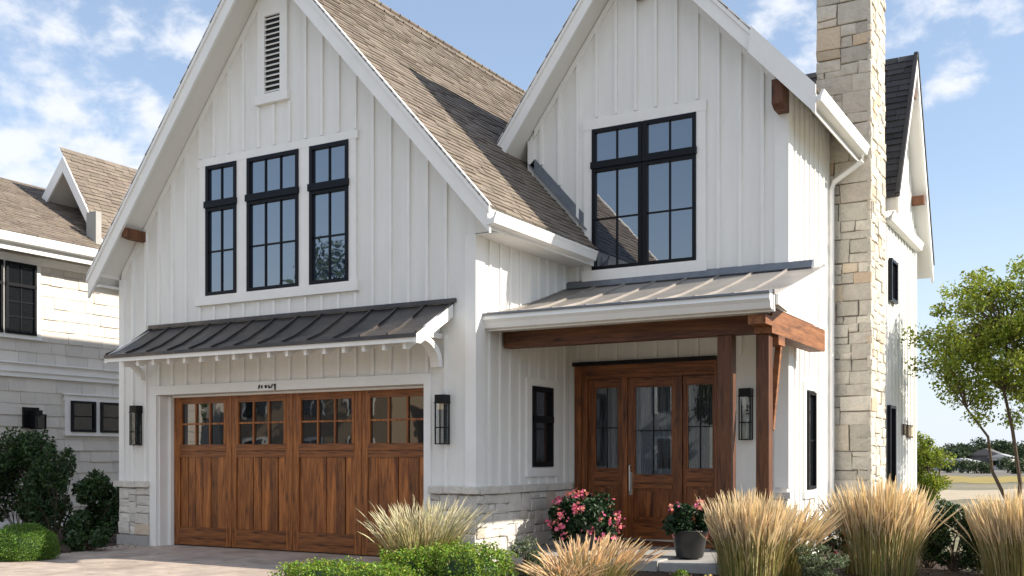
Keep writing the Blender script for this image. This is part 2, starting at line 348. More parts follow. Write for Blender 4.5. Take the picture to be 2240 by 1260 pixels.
def leaves(name, P, size, m, parent, seed=1, asp=.55, nup=.5):
    rs = np.random.RandomState(seed); V, F = leaf_quads(np.asarray(P), size, rs, asp, nup)
    mb = MB(); mb.v = V.tolist(); mb.f = F
    return mb.build(name, m, parent)
def blob_points(c, r, n, rs, clumps=14, shell=.55, flat=0, cr=.42):
    """points in lumpy clusters spread through an ellipsoid: uneven outline, gaps, denser outer shell"""
    c = np.array(c); r = np.array(r); out = []
    d = rs.normal(size=(clumps, 3)); d /= np.linalg.norm(d, axis=1)[:, None]
    if flat: d[:, 2] = np.abs(d[:, 2])*1.0-flat*.2
    cc = d*(rs.uniform(shell, .92, clumps))[:, None]
    k = rs.randint(0, clumps, n); q = rs.normal(size=(n, 3)); q /= np.linalg.norm(q, axis=1)[:, None]
    rad = cr*rs.uniform(.6, 1.1, clumps)[k]*rs.uniform(.25, 1, n)**.5
    p = cc[k]+q*rad[:, None]
    return c+p*r
def round_points(c, r, n, rs, lump=.06, zmin=-.6):
    q = rs.normal(size=(n, 3)); q /= np.linalg.norm(q, axis=1)[:, None]; q = q[q[:, 2] > zmin]
    f = 1+lump*np.sin(q[:, 0]*7+c[0])*np.cos(q[:, 1]*6)+lump*.7*np.sin(q[:, 2]*9+q[:, 0]*5)
    rad = f*rs.uniform(.80, 1.02, len(q))
    return np.array(c)+q*rad[:, None]*np.array(r)
def box_points(c, r, n, rs, p=4, lump=.13):
    q = rs.uniform(-1, 1, size=(n*3, 3)); s = (np.abs(q)**p).sum(1)**(1/p)
    q = q/s[:, None]
    f = 1+lump*np.sin(q[:, 0]*9+c[0]*3)*np.cos(q[:, 1]*8+1)+lump*.6*np.sin(q[:, 0]*23+q[:, 2]*7)
    q = q*(f*rs.uniform(.82, 1.03, len(q))+.16*rs.uniform(0, 1, len(q))**9)[:, None]; q = q[q[:, 2] > -.7][:n]
    return np.array(c)+q*np.array(r)
def twigs(c, base, n, rs, rmax=.012, pts=None):
    mb = MB()
    for i in range(n):
        e = Vector(pts[rs.randint(len(pts))].tolist()); b = Vector(base)+Vector((rs.normal()*.04, rs.normal()*.04, 0))
        m = b.lerp(e, .5)+Vector((rs.normal()*.05, rs.normal()*.05, .06))
        mb.tube([b, m, e], [rmax, rmax*.6, rmax*.25], 5)
    return mb
def grass_clump(loc, h, spread, n, plume, label, group, seed, lean=(0, 0), plen=.30, pw=.012, blades=700, nplume_share=1.0, bladem='blade', arch=.35, base=.16):
    rs = np.random.RandomState(seed); t = thing('ornamental_grass', loc, label, 'ornamental grass', group)
    L = Vector(loc); st = MB(); pl = MB(); bl = MB()
    for i in range(n):
        a = rs.uniform(0, 2*math.pi); rr = math.sqrt(rs.uniform(0, 1)); b = Vector((math.cos(a)*rr*base, math.sin(a)*rr*base, 0))
        hh = h*rs.uniform(.72, 1.03)*(1-.10*rr*rr); dr = Vector((math.cos(a)*spread*rr+lean[0]*hh, math.sin(a)*spread*rr+lean[1]*hh, 0))*rs.uniform(.85, 1.15)
        dr += Vector((rs.normal()*.06, rs.normal()*.06, 0))
        if rs.uniform() < .10: dr += Vector((rs.normal()*.18, rs.normal()*.18, 0)); hh *= rs.uniform(.75, 1.08)
        def at(s): return L+b+dr*(s**1.5)+Vector((0, 0, hh*(s-arch*.22*rr*s**3)))
        p0 = 1-plen/h*rs.uniform(.75, 1.15)
        pts = [at(0), at(.35), at(p0)]
        st.tube(pts, [.0042, .0038, .003], 3, False)
        k = 6; pp = [at(p0+(1-p0)*j/(k-1)) for j in range(k)]
        wv = rs.normal(size=2)*.006
        pp = [q+Vector((wv[0]*math.sin(j*1.3), wv[1]*math.cos(j*1.1), 0)) for j, q in enumerate(pp)]
        ww = pw*rs.uniform(.7, 1.3)
        pl.tube(pp, [ww*.25, ww*.8, ww, ww*.85, ww*.5, ww*.08], 4, False)
    for i in range(blades):
        a = rs.uniform(0, 2*math.pi); rr = math.sqrt(rs.uniform(0, 1)); b = Vector((math.cos(a)*rr*base*1.2, math.sin(a)*rr*base*1.2, 0))
        hh = h*rs.uniform(.35, .74); dr = Vector((math.cos(a), math.sin(a), 0))*spread*rs.uniform(.5, 1.25)*rr+Vector((lean[0]*hh, lean[1]*hh, 0))
        side = Vector((-math.sin(a), math.cos(a), 0))*.0038
        ps = []
        for s in (0, .4, .75, 1):
            q = L+b+dr*(s**1.8)+Vector((0, 0, hh*(s-.25*rr*s**3))); w_ = side*(1-s*.9); ps += [q-w_, q+w_]
        bl.add(ps, [(0,1,3,2),(2,3,5,4),(4,5,7,6)])
    bl.build('leaf_blades', bladem, t); st.build('stalks', 'stalk', t); pl.build('plumes', plume, t)
    return t
def flowers(name, P, size, m, parent, seed):
    rs = np.random.RandomState(seed); mb = MB()
    for p in P:
        c = Vector(p.tolist()); N = Vector(rot_rand(1, rs, .2)[0].tolist()); N = (N+Vector((.1, -.7, .3))).normalized()
        u = N.orthogonal().normalized(); v = N.cross(u); s = size*rs.uniform(.6, 1.3); vs = [c+N*s*.15]
        for k in range(10):
            t = 2*math.pi*k/10; r = s*(.55 if k % 2 else .38); vs.append(c+(u*math.cos(t)+v*math.sin(t))*r+N*s*rs.uniform(.1, .35))
        mb.add(vs, [(0, 1+k, 1+(k+1) % 10) for k in range(10)])
    return mb.build(name, m, parent)

# ================================================================ SETTING
def ground_mat():
    m = bpy.data.materials.new('field_ground'); m.use_nodes = True; nt = m.node_tree; b = nt.nodes['Principled BSDF']; b.inputs['Roughness'].default_value = .95
    t = nn(nt, 'ShaderNodeTexCoord'); n = nn(nt, 'ShaderNodeTexNoise'); n.inputs['Scale'].default_value = .12; n.inputs['Detail'].default_value = 10; nt.links.new(t.outputs['Object'], n.inputs[0])
    cr = nn(nt, 'ShaderNodeValToRGB'); e = cr.color_ramp.elements
    e[0].position = .38; e[0].color = (.13, .13, .045, 1); e[1].position = .62; e[1].color = (.27, .22, .11, 1); nt.links.new(n.outputs[0], cr.inputs[0])
    n2 = nn(nt, 'ShaderNodeTexNoise'); n2.inputs['Scale'].default_value = 9; n2.inputs['Detail'].default_value = 6; nt.links.new(t.outputs['Object'], n2.inputs[0])
    x = nn(nt, 'ShaderNodeMixRGB'); x.blend_type = 'MULTIPLY'; x.inputs[0].default_value = .7; nt.links.new(cr.outputs[0], x.inputs[1]); nt.links.new(n2.outputs[0], x.inputs[2])
    h = nn(nt, 'ShaderNodeBrightContrast'); h.inputs['Bright'].default_value = .06; nt.links.new(x.outputs[0], h.inputs[0]); nt.links.new(h.outputs[0], b.inputs['Base Color'])
    bp = nn(nt, 'ShaderNodeBump'); bp.inputs['Strength'].default_value = .5; nt.links.new(n2.outputs[0], bp.inputs['Height']); nt.links.new(bp.outputs[0], b.inputs['Normal'])
    return m
M['ground'] = ground_mat()
def paver_mat():
    m = bpy.data.materials.new('stamped_driveway'); m.use_nodes = True; nt = m.node_tree; b = nt.nodes['Principled BSDF']; b.inputs['Roughness'].default_value = .8
    t = nn(nt, 'ShaderNodeTexCoord'); br = nn(nt, 'ShaderNodeTexBrick'); br.inputs['Scale'].default_value = 1.6
    br.inputs['Color1'].default_value = (.50, .42, .36, 1); br.inputs['Color2'].default_value = (.44, .37, .32, 1); br.inputs['Mortar'].default_value = (.32, .27, .235, 1)
    br.inputs['Mortar Size'].default_value = .012; br.inputs['Mortar Smooth'].default_value = .6
    n0 = nn(nt, 'ShaderNodeTexNoise'); n0.inputs['Scale'].default_value = 2.0; nt.links.new(t.outputs['Object'], n0.inputs[0])
    mxx = nn(nt, 'ShaderNodeMixRGB'); mxx.blend_type = 'ADD'; mxx.inputs[0].default_value = .12; nt.links.new(t.outputs['Object'], mxx.inputs[1]); nt.links.new(n0.outputs['Color'], mxx.inputs[2]); nt.links.new(mxx.outputs[0], br.inputs[0])
    n = nn(nt, 'ShaderNodeTexNoise'); n.inputs['Scale'].default_value = 5; n.inputs['Detail'].default_value = 8; nt.links.new(t.outputs['Object'], n.inputs[0])
    x = nn(nt, 'ShaderNodeMixRGB'); x.blend_type = 'OVERLAY'; x.inputs[0].default_value = .45; nt.links.new(br.outputs[0], x.inputs[1]); nt.links.new(n.outputs[0], x.inputs[2]); nt.links.new(x.outputs[0], b.inputs['Base Color'])
    ns = nn(nt, 'ShaderNodeTexNoise'); ns.inputs['Scale'].default_value = .9; ns.inputs['Detail'].default_value = 7; ns.inputs['Distortion'].default_value = 1.5; nt.links.new(t.outputs['Object'], ns.inputs[0])
    rs_ = nn(nt, 'ShaderNodeMapRange'); nt.links.new(ns.outputs[0], rs_.inputs[0]); rs_.inputs[1].default_value = .48; rs_.inputs[2].default_value = .68; rs_.inputs[4].default_value = .75
    xs_ = nn(nt, 'ShaderNodeMixRGB'); xs_.blend_type = 'MULTIPLY'; nt.links.new(rs_.outputs[0], xs_.inputs[0]); nt.links.new(x.outputs[0], xs_.inputs[1]); xs_.inputs[2].default_value = (.66, .64, .62, 1); nt.links.new(xs_.outputs[0], b.inputs['Base Color'])
    bp = nn(nt, 'ShaderNodeBump'); bp.inputs['Strength'].default_value = .35; bp.inputs['Distance'].default_value = .01; nt.links.new(br.outputs['Fac'], bp.inputs['Height']); bp.invert = True; nt.links.new(bp.outputs[0], b.inputs['Normal'])
    return m
M['paver'] = paver_mat()
M['mulch'] = mat('bark_mulch', (.040, .026, .018), .95, noise=(25, (.09, .055, .035), .9), bump=(60, 1, .03))
M['gravel'] = mat('gravel_lot', (.21, .19, .165), .95, noise=(.6, (.15, .14, .11), .8))
M['sand'] = mat('pale_sand_path', (.50, .42, .31), .95, noise=(1.5, (.36, .30, .20), .8))
M['bloomfield'] = mat('yellow_field', (.38, .27, .06), .95, noise=(.8, (.20, .18, .05), .8))
def struct(name, mb, m): return tag(mb.build(name, m), kind='structure')
def sheet(pts, z, th=.02): return MB().prism(pts, z-th, z, 'z')
MB_ground = MB().add([(-2500, -2500, -.03), (2500, -2500, -.03), (2500, 2500, -.03), (-2500, 2500, -.03)], [(0, 1, 2, 3)])
struct('ground', MB_ground, 'ground')
struct('driveway', sheet([(-14.15, 12.0), (-13.55, 10.3), (-13.0, 8.2), (-12.6, 0), (-6.5, 0), (-7.6, 9.0), (-8.05, 11.0), (-8.05, 12.0)], 0.0, .08), 'paver')
struct('garden_bed', sheet([(-8.04, 11.0), (-7.55, 8.9), (-5.2, 4.0), (2.5, 4.5), (4, 16), (-3.0, 17), (-3.0, 24), (-3.9, 24), (-3.9, 14.4), (-7.3, 14.4), (-7.33, 11.6), (-8.04, 11.6)], -.012, .04), 'mulch')
struct('garden_bed', sheet([(-18.9, 8.6), (-13.05, 8.2), (-13.58, 10.3), (-14.17, 11.9), (-14.25, 20), (-18.9, 20)], -.010, .04), 'mulch')

def line_y(d0, d1, x0px, x1px, z, name, m, jag=0):
    """ground strip between two distances from the camera, spanning two bearings"""
    pts = []
    def P(px, D):
        a = (px-1120)/2298; return ((-.5009+a*.8655)*D, (.8655+a*.5009)*D)
    n = 14
    for i in range(n+1): pts.append(P(x0px+(x1px-x0px)*i/n, d0*(1+rnd.uniform(-jag, jag))))
    for i in range(n, -1, -1): pts.append(P(x0px+(x1px-x0px)*i/n, d1*(1+rnd.uniform(-jag, jag))))
    struct(name, MB().prism(pts, z-.004, z, 'z'), m)
line_y(36, 47, 1950, 2500, -.018, 'sandy_path', 'sand', .04)
line_y(60, 78, 2050, 2420, -.018, 'meadow', 'bloomfield', .05)
line_y(84, 190, 1980, 2700, -.018, 'gravel_lot', 'gravel', .01)

# ================================================================ HOUSE
house = thing('house', (-9, 14, 0), 'white board and batten farmhouse with stained wood garage door, two steep gables and stone chimney', 'house')
Yg, Xc, Y2, Xr, XL = 11.7, -7.33, 14.4, -3.96, -14.18
A1 = (-10.77, 9.0); SL1, SR1 = 1.27, 1.12        # front gable apex and slopes
A2 = (-6.16, 9.22); SL2, SR2 = 1.36, 1.085
def r1(x): return A1[1]-(SL1*(A1[0]-x) if x < A1[0] else SR1*(x-A1[0]))
def r2(x): return A2[1]-(SL2*(A2[0]-x) if x < A2[0] else SR2*(x-A2[0]))
def chevron(A, xl, xr, f, t0, t1):
    """band following a gable between vertical offsets t0 (upper) and t1 (lower)"""
    return [(xl, f(xl)-t0), (A[0], A[1]-t0), (xr, f(xr)-t0), (xr, f(xr)-t1), (A[0], A[1]-t1), (xl, f(xl)-t1)]
def chev(mb, A, xl, xr, f, t0, t1, y0, y1):
    mb.prism([(xl, f(xl)-t0), (A[0], A[1]-t0), (A[0], A[1]-t1), (xl, f(xl)-t1)], y0, y1, 'y')
    mb.prism([(A[0], A[1]-t0), (xr, f(xr)-t0), (xr, f(xr)-t1), (A[0], A[1]-t1)], y0, y1, 'y')
    return mb
# --- front (garage) block
b = MB()
b.box(XL, -13.32, Yg, Yg+.3, -.05, 2.41); b.box(-8.13, Xc, Yg, Yg+.3, -.05, 2.41)
t = .30
b.prism([(XL, 2.41), (Xc, 2.41), (Xc, 4.36), (Xc+.0, r1(Xc)-t), (A1[0], A1[1]-t), (XL, r1(XL)-t)], Yg, Yg+.3, 'y')
def inside(x, z, rects): return any(x0 <= x <= x1 and z0 <= z <= z1 for x0, x1, z0, z1 in rects)
def battens(mb, xs, zbot, ztop, y, rects, w=.046, d=.030):
    for x in xs:
        z0 = zbot(x) if callable(zbot) else zbot; z1 = ztop(x) if callable(ztop) else ztop
        cuts = sorted([(r[2], r[3]) for r in rects if r[0]-w/2 < x < r[1]+w/2])
        segs = []; cur = z0
        for c0, c1 in cuts:
            if c0 > cur: segs.append((cur, min(c0, z1)))
            cur = max(cur, c1)
        if cur < z1: segs.append((cur, z1))
        for s0, s1 in segs:
            if s1-s0 > .03: mb.box(x-w/2, x+w/2, y-d, y+.01, s0, s1)
front_wall = b.build('front_wall', 'white', house)
rects1 = [(-12.42, -9.20, 3.74, 6.04), (-11.14, -10.54, 6.64, 8.6), (-13.47, -8.02, -1, 2.56), (-13.47, -7.60, 3.05, 3.52), (-14.3, -13.47, -1, 1.03), (-8.04, -7.3, -1, 1.03)]
xs = [XL+.30+i*.305 for i in range(22)]
b = MB(); battens(b, [x for x in xs if x < Xc-.2], 0, lambda x: r1(x)-t-.01, Yg, rects1)
b.box(XL-.015, XL+.10, Yg-.03, Yg+.12, 1.03, r1(XL)-t-.05); b.box(Xc-.14, Xc+.028, Yg-.028, Yg+.14, 1.03, 4.34)
chev(b, A1, XL+.05, Xc-.02, r1, .29, .44, Yg-.026, Yg+.01)
b.build('battens', 'trim', front_wall)
# side wall of the front block
b = MB(); b.box(Xc-.25, Xc, Yg+.302, Y2+.1, -.05, 4.36)
side = b.build('side_wall', 'white', house)
b = MB()
for i in range(9):
    y = Yg+.36+i*.275
    if y > Y2-.1: break
    for s0, s1 in ([(1.03, 4.35)] if not (13.0 < y < 14.0) else [(1.03, 1.16), (2.56, 4.35)]): b.box(Xc-.01, Xc+.02, y-.022, y+.022, s0, s1)
b.box(Xc-.01, Xc+.026, Yg+.142, Yg+.20, 1.03, 4.34)
b.build('battens', 'trim', side)
# --- right block
b = MB(); t2 = .30
XL2 = -8.02
b.prism([(XL2, 4.0), (Xc-.01, 4.0), (Xc-.01, 2.82), (Xr, 2.82), (Xr, r2(Xr)-t2), (A2[0], A2[1]-t2), (XL2, r2(XL2)-t2)], Y2, Y2+.25, 'y')
b.box(-4.95, Xr, Y2, Y2+.25, -.05, 2.82); b.box(Xc+.001, -7.20, Y2, Y2+.25, -.05, 2.82)
gw = b.build('gable_wall', 'white', house)
rects2 = [(-7.08, -5.09, 4.0, 6.56), (-7.2, -4.95, -1, 2.86), (-8, -3.6, 3.95, 4.10), (-5.0, -3.9, -1, 1.0)]
b = MB()
xs2 = [-7.80+i*.318 for i in range(12)]
battens(b, [x for x in xs2 if x < Xc-.02], lambda x: max(r1(x)+.30, 4.0), lambda x: r2(x)-t2-.01, Y2, rects2)
battens(b, [x for x in xs2 if x >= Xc-.02], 2.86, lambda x: r2(x)-t2-.01, Y2, rects2)
b.box(XL2-.015, XL2+.10, Y2-.028, Y2+.1, 5.55, r2(XL2)-t2-.02); b.box(Xr-.17, Xr+.028, Y2-.028, Y2+.13, 1.0, r2(Xr)-t2-.02)
b.box(-4.95, -4.90, Y2-.02, Y2+.01, .1, 2.86)
chev(b, A2, XL2+.1, Xr-.172, r2, .29, .42, Y2-.025, Y2+.01)
b.build('battens', 'trim', gw)
b = MB(); b.box(Xr-.25, Xr, Y2+.252, 18.2, -.05, 6.56); b.box(Xr-.3, Xr-.25, 18.2, 22, -.05, 6.2)
sw2 = b.build('side_wall', 'white', house)
b = MB()
for i in range(9):
    y = Y2+.38+i*.27
    for s0, s1 in ([(.1, 6.5)] if not (15.1 < y < 15.95) else [(.1, .85), (2.50, 6.5)]): b.box(Xr-.01, Xr+.02, y-.022, y+.022, s0, s1)
b.box(Xr-.01, Xr+.026, Y2+.132, Y2+.20, 1.0, 6.1)
b.build('battens', 'trim', sw2)
# hidden back walls so that no light leaks
b = MB(); b.box(XL, XL+.2, Yg+.302, 21.8, -.05, r1(XL)-.3); b.box(XL, Xr-.3, 21.8, 22, -.05, 4.3)
b.build('back_wall', 'white', house)
# --- roofs
def roof(A, xl, xr, f, y0, y1, name, ymaxr=None):
    rb = MB(); chev(rb, A, xl, xr, f, .035, .27, y0+.045, y1)
    return rb.build(name, 'soffit', house)
Yf1, Yf2 = 11.25, 13.95
XE1, XE1L = -6.86, -14.41
r = MB()
r.prism([(XE1L, r1(XE1L)-.035), (A1[0], A1[1]-.035), (A1[0], A1[1]-.27), (XE1L, r1(XE1L)-.27)], Yf1+.045, 21.9, 'y')
r.prism([(A1[0], A1[1]-.035), (XL2-.02, r1(XL2-.02)-.035), (XL2-.02, r1(XL2-.02)-.27), (A1[0], A1[1]-.27)], Yf1+.045, 21.9, 'y')
r.prism([(XL2-.02, r1(XL2-.02)-.035), (XE1, r1(XE1)-.035), (XE1, r1(XE1)-.25), (XL2-.02, r1(XL2-.02)-.27)], Yf1+.045, Y2-.001, 'y')
r.prism([(Xc+.001, 4.36), (XE1-.035, 4.36), (XE1-.035, r1(XE1)-.24), (Xc+.001, r1(Xc)-.272)], Yg+.0, Yg+.02, 'y')
roof1 = r.build('roof', 'soffit', house, label='tan shingled roof over the garage')
s = MB(); du = Vector((0, 1, 0)); dv = Vector((-1, 0, SR1)).normalized()
slope_len = (XE1-A1[0])*math.sqrt(1+SR1**2)
def keep1(a0, a1, b0):
    x = XE1-b0/math.sqrt(1+SR1**2); y = Yf1+a0
    return not (y > Y2-.05 and x > XL2+.05)
shingles(s, (XE1+.03, Yf1-.03, r1(XE1+.03)-.03), du, dv, 10.7, slope_len+.03, .108, .26, keep1, th=.012, wav=.013)
s.build('shingles', 'shingle', roof1)
s = MB(); dvl = Vector((1, 0, SL1)).normalized()
shingles(s, (XE1L-.03, Yf1-.03, r1(XE1L-.03)-.03), Vector((0, 1, 0)), dvl, 10.7, (A1[0]-XE1L)*math.sqrt(1+SL1**2), .25, .6, None, th=.013)
s.build('shingles', 'shingle', roof1)
s = MB()
for i in range(40): s.obox((A1[0], Yf1+.1+i*.27, A1[1]+.0), (.09, 0, -.085), (0, .15, 0), (0, 0, .012)); s.obox((A1[0]-.05, Yf1+.1+i*.27, A1[1]-.03), (.07, 0, .085), (0, .15, 0), (0, 0, .010))
s.build('ridge_cap', 'shingle', roof1)
b = MB(); chev(b, A1, XE1L-.02, XE1+.02, r1, -.005, .36, Yf1, Yf1+.044)
chev(b, A1, XE1L-.03, XE1+.03, r1, -.012, .10, Yf1-.025, Yf1-.001)
b.build('rake_board', 'trim', roof1)
b = MB(); b.box(-14.40, XL-.02, Yg-.43, Yg-.02, 4.32, 4.43)
b.box(-14.36, XL-.02, Yg-.40, Yg+1.6, 4.16, 4.20); b.box(-14.41, -14.36, Yg-.40, Yg+9, 4.10, 4.42)
b.build('soffit_return', 'soffit', roof1)
# roof 2
r = MB(); XE2, XE2L = -3.50, -8.32
chev(r, A2, XE2L, XE2, r2, .035, .27, Yf2+.045, 16.86)
chev(r, A2, XL2-.02, -4.2, r2, .036, .268, 16.862, 21.9)
roof2 = r.build('roof', 'soffit', house, label='shingled roof over the entry gable')
s = MB(); shingles(s, (XE2+.03, Yf2-.03, r2(XE2+.03)-.03), (0, 1, 0), Vector((-1, 0, SR2)), 2.9, (XE2-A2[0])*math.sqrt(1+SR2**2), .25, .5)
shingles(s, (-4.2, 16.86, r2(-4.2)-.03), (0, 1, 0), Vector((-1, 0, SR2)), 5, (-4.2-A2[0])*math.sqrt(1+SR2**2), .25, .5)
shingles(s, (XE2L-.03, Yf2-.03, r2(XE2L-.03)-.03), (0, 1, 0), Vector((1, 0, SL2)), 7.9, (A2[0]-XE2L)*math.sqrt(1+SL2**2), .25, .5)
s.build('shingles', 'shingle', roof2)
b = MB(); chev(b, A2, XE2L-.02, XE2+.02, r2, -.005, .34, Yf2, Yf2+.044)
chev(b, A2, XE2L-.03, XE2+.03, r2, -.012, .10, Yf2-.025, Yf2-.001)
# heavier lower length of the right rake
b.prism([(-4.32, r2(-4.32)+.03), (XE2+.05, r2(XE2+.05)+.03), (XE2+.05, r2(XE2+.05)-.36), (-4.36, r2(-4.36)-.36)], Yf2-.05, Yf2-.026, 'y')
b.build('rake_board', 'trim', roof2)
# eave gutters
def gutter(x, z, y0, y1, name='gutter', s=1.0, parent=None):
    p = [(x, z), (x+.11*s, z+.02), (x+.13*s, z+.10), (x+.15*s, z+.14), (x+.15*s, z+.155), (x+.12*s, z+.155), (x+.10*s, z+.10), (x+.02, z+.05), (x+.02, z+.15), (x, z+.15)]
    return MB().prism(p, y0, y1, 'y').build(name, 'trim', parent or house, smooth=False)
gutter(XE1-.01, 4.33, Yf1-.02, 14.18)
b = MB().box(XE1-.03, XE1-.011, Yf1+.046, 14.38, 4.30, 4.55); b.box(Xc+.001, XE1-.031, Yg+.0, Y2-.002, 4.33, 4.35); b.build('fascia', 'soffit', roof1)
gutter(XE2-.01, 6.08, Yf2-.03, 16.84, s=1.1)
b = MB().box(XE2-.03, XE2-.011, Yf2+.046, 16.84, 6.00, 6.30); b.build('fascia', 'soffit', roof2)
# flashing where the front roof meets the gable wall
b = MB(); nrm = Vector((SR1, 0, 1)).normalized()
p0 = Vector((XL2, Y2-.05, r1(XL2)+.055)); p1 = Vector((-7.02, Y2-.05, r1(-7.02)+.055))
b.obox((p0+p1)/2+nrm*.03, (p1-p0)/2, (0, .048, 0), nrm*.006); b.obox((p0+p1)/2+nrm*.09+Vector((0, .03, 0)), (p1-p0)/2, (0, .008, 0), nrm*.06)
b.build('flashing', 'flash', roof1)
# downspout at the chimney
b = MB(); b.tube([(-3.44, 16.72, 6.10), (-3.44, 16.72, 5.98), (-3.86, 16.72, 5.72), (-3.905, 16.72, 5.60), (-3.905, 16.72, .35), (-3.86, 16.72, .18), (-3.6, 16.72, .10)], .045, 8)
b.build('downspout', 'trim', house)
# --- gable vent
v = MB(); v.box(-11.13, -10.99, Yg-.05, Yg, 6.80, 8.0); v.box(-10.69, -10.55, Yg-.05, Yg, 6.80, 8.0); v.box(-10.99, -10.69, Yg-.05, Yg, 7.96, 8.10)
v.prism([(-11.13, 8.10), (-10.55, 8.10), (-10.55, 8.16), (-10.68, 8.30), (-10.84, 8.36), (-11.0, 8.30), (-11.13, 8.16)], Yg-.045, Yg, 'y'); v.box(-11.13, -10.99, Yg-.05, Yg, 8.0, 8.10); v.box(-10.69, -10.55, Yg-.05, Yg, 8.0, 8.10)
v.box(-11.16, -10.52, Yg-.075, Yg, 6.66, 6.80)
vent = v.build('gable_vent', 'trim', house)
v = MB(); v.box(-10.99, -10.69, Yg-.012, Yg-.004, 6.80, 7.96); v.build('backing', 'interior', vent)
v = MB()
for i in range(15): z = 6.82+i*.077; v.obox((-10.84, Yg-.030, z+.02), (.15, 0, 0), (0, .014, .014), (0, -.003, .004))
v.build('louver', 'trim', vent)
# --- windows
def window(x0, x1, z0, z1, y, cols, rows, tr=None, fw=.055, par=house, axis='y', lab=None, pane='pane', mw=.012):
    """black framed window on a wall facing -Y (axis y) or +X (axis x); tr = transom (z0,z1)"""
    def B(mb, a0, a1, d0, d1, c0, c1):
        if axis == 'y': mb.box(a0, a1, y-d1, y-d0, c0, c1)
        else: mb.box(y+d0, y+d1, a0, a1, c0, c1)
    f = MB(); B(f, x0, x0+fw, .0, .06, z0, z1); B(f, x1-fw, x1, .0, .06, z0, z1); B(f, x0+fw, x1-fw, .0, .058, z0, z0+fw); B(f, x0+fw, x1-fw, .0, .058, z1-fw, z1)
    if tr: B(f, x0-.012*(axis == 'y'), x1+.012*(axis == 'y'), .0, .085 if axis == 'y' else .066, tr[0]+.05*(axis == 'y'), tr[1])
    if tr and axis == 'y': B(f, x0+fw, x1-fw, .0, .057, tr[0], tr[0]+.05)
    W = f.build('window', 'black', par, label=lab)
    p = MB()
    if tr: B(p, x0+fw, x1-fw, .012, .018, z0+fw, tr[0]); B(p, x0+fw, x1-fw, .012, .018, tr[1], z1-fw)
    else: B(p, x0+fw, x1-fw, .012, .018, z0+fw, z1-fw)
    p.build('pane', pane, W)
    m = MB(); lo = (z0+fw, tr[0] if tr else z1-fw)
    for i in range(1, cols):
        x = x0+fw+(x1-x0-2*fw)*i/cols; B(m, x-mw, x+mw, .018, .036, z0+fw, lo[1])
        if tr: B(m, x-mw, x+mw, .018, .036, tr[1], z1-fw)
    for i in range(1, rows):
        z = lo[0]+(lo[1]-lo[0])*i/rows; B(m, x0+fw, x1-fw, .018, .033, z-mw, z+mw)
    if m.v: m.build('muntins', 'black', W)
    return W
g1 = MB()
for a0, a1 in [(-12.35, -12.20), (-11.56, -11.34), (-10.33, -10.12), (-9.41, -9.28)]: g1.box(a0, a1, Yg-.04, Yg, 3.90, 5.90)
g1.box(-12.38, -9.25, Yg-.045, Yg, 5.90, 6.02); g1.box(-12.42, -9.24, Yg-.065, Yg, 3.76, 3.90)
g1.build('window_trim', 'trim', front_wall)
window(-12.20, -11.56, 3.90, 5.90, Yg, 2, 2, (5.20, 5.35)); window(-11.34, -10.33, 3.90, 5.90, Yg, 3, 2, (5.20, 5.35)); window(-10.12, -9.41, 3.90, 5.90, Yg, 2, 2, (5.20, 5.35))
g2 = MB(); g2.box(-7.05, -6.91, Y2-.04, Y2, 4.24, 6.37); g2.box(-5.26, -5.12, Y2-.04, Y2, 4.24, 6.37); g2.box(-7.06, -5.11, Y2-.045, Y2, 6.37, 6.53); g2.box(-7.07, -5.10, Y2-.065, Y2, 4.03, 4.24)
g2.build('window_trim', 'trim', gw)
window(-6.91, -6.10, 4.24, 6.37, Y2, 2, 2, (5.72, 5.87)); window(-6.07, -5.26, 4.24, 6.37, Y2, 2, 2, (5.72, 5.87))
b = MB().box(-6.098, -6.072, Y2-.05, Y2, 4.24, 6.37); b.build('mullion', 'black', gw)
w3 = window(13.20, 13.80, 1.28, 2.44, Xc, 1, 1, (1.92, 2.02), .07, axis='x', pane='darkpane')
b = MB(); b.box(Xc, Xc+.03, 13.05, 13.19, 1.271, 2.56); b.box(Xc, Xc+.03, 13.81, 14.02, 1.271, 2.56); b.box(Xc, Xc+.03, 13.19, 13.81, 2.45, 2.56); b.box(Xc, Xc+.045, 13.05, 14.02, 1.14, 1.27)
b.build('window_trim', 'trim', side)
window(15.33, 15.79, .95, 2.38, Xr, 1, 2, None, .05, axis='x', pane='darkpane')
b = MB(); b.box(Xr, Xr+.03, 15.20, 15.32, .941, 2.399); b.box(Xr, Xr+.03, 15.80, 15.92, .941, 2.399); b.box(Xr, Xr+.035, 15.20, 15.92, 2.40, 2.52); b.box(Xr, Xr+.045, 15.20, 15.92, .82, .94)
b.build('window_trim', 'trim', sw2)
# --- garage opening and door
b = MB(); b.box(-13.47, -13.32, Yg-.032, Yg, 0, 2.41); b.box(-8.13, -8.02, Yg-.032, Yg, 0, 2.41); b.box(-13.47, -8.02, Yg-.034, Yg, 2.41, 2.55)
b.box(-13.319, -13.29, Yg+.02, Yg+.27, 0, 2.40); b.box(-13.319, -13.24, Yg+.20, Yg+.268, 0, 2.395); b.box(-13.2, -8.14, Yg+.20, Yg+.268, 2.375, 2.405)
b.build('garage_casing', 'trim', front_wall)
num = MB()                                         # small black marks fixed above the garage door
yy = Yg-.045
num.obox((-11.10, yy, 2.468), (.010, 0, 0), (0, .006, 0), (.008, 0, .028)); num.obox((-11.045, yy, 2.466), (.009, 0, 0), (0, .006, 0), (.002, 0, .022))
num.prism([(-10.985, 2.485), (-10.95, 2.487), (-10.948, 2.465), (-10.958, 2.443), (-10.975, 2.443), (-10.985, 2.465)], yy-.006, yy+.006, 'y')
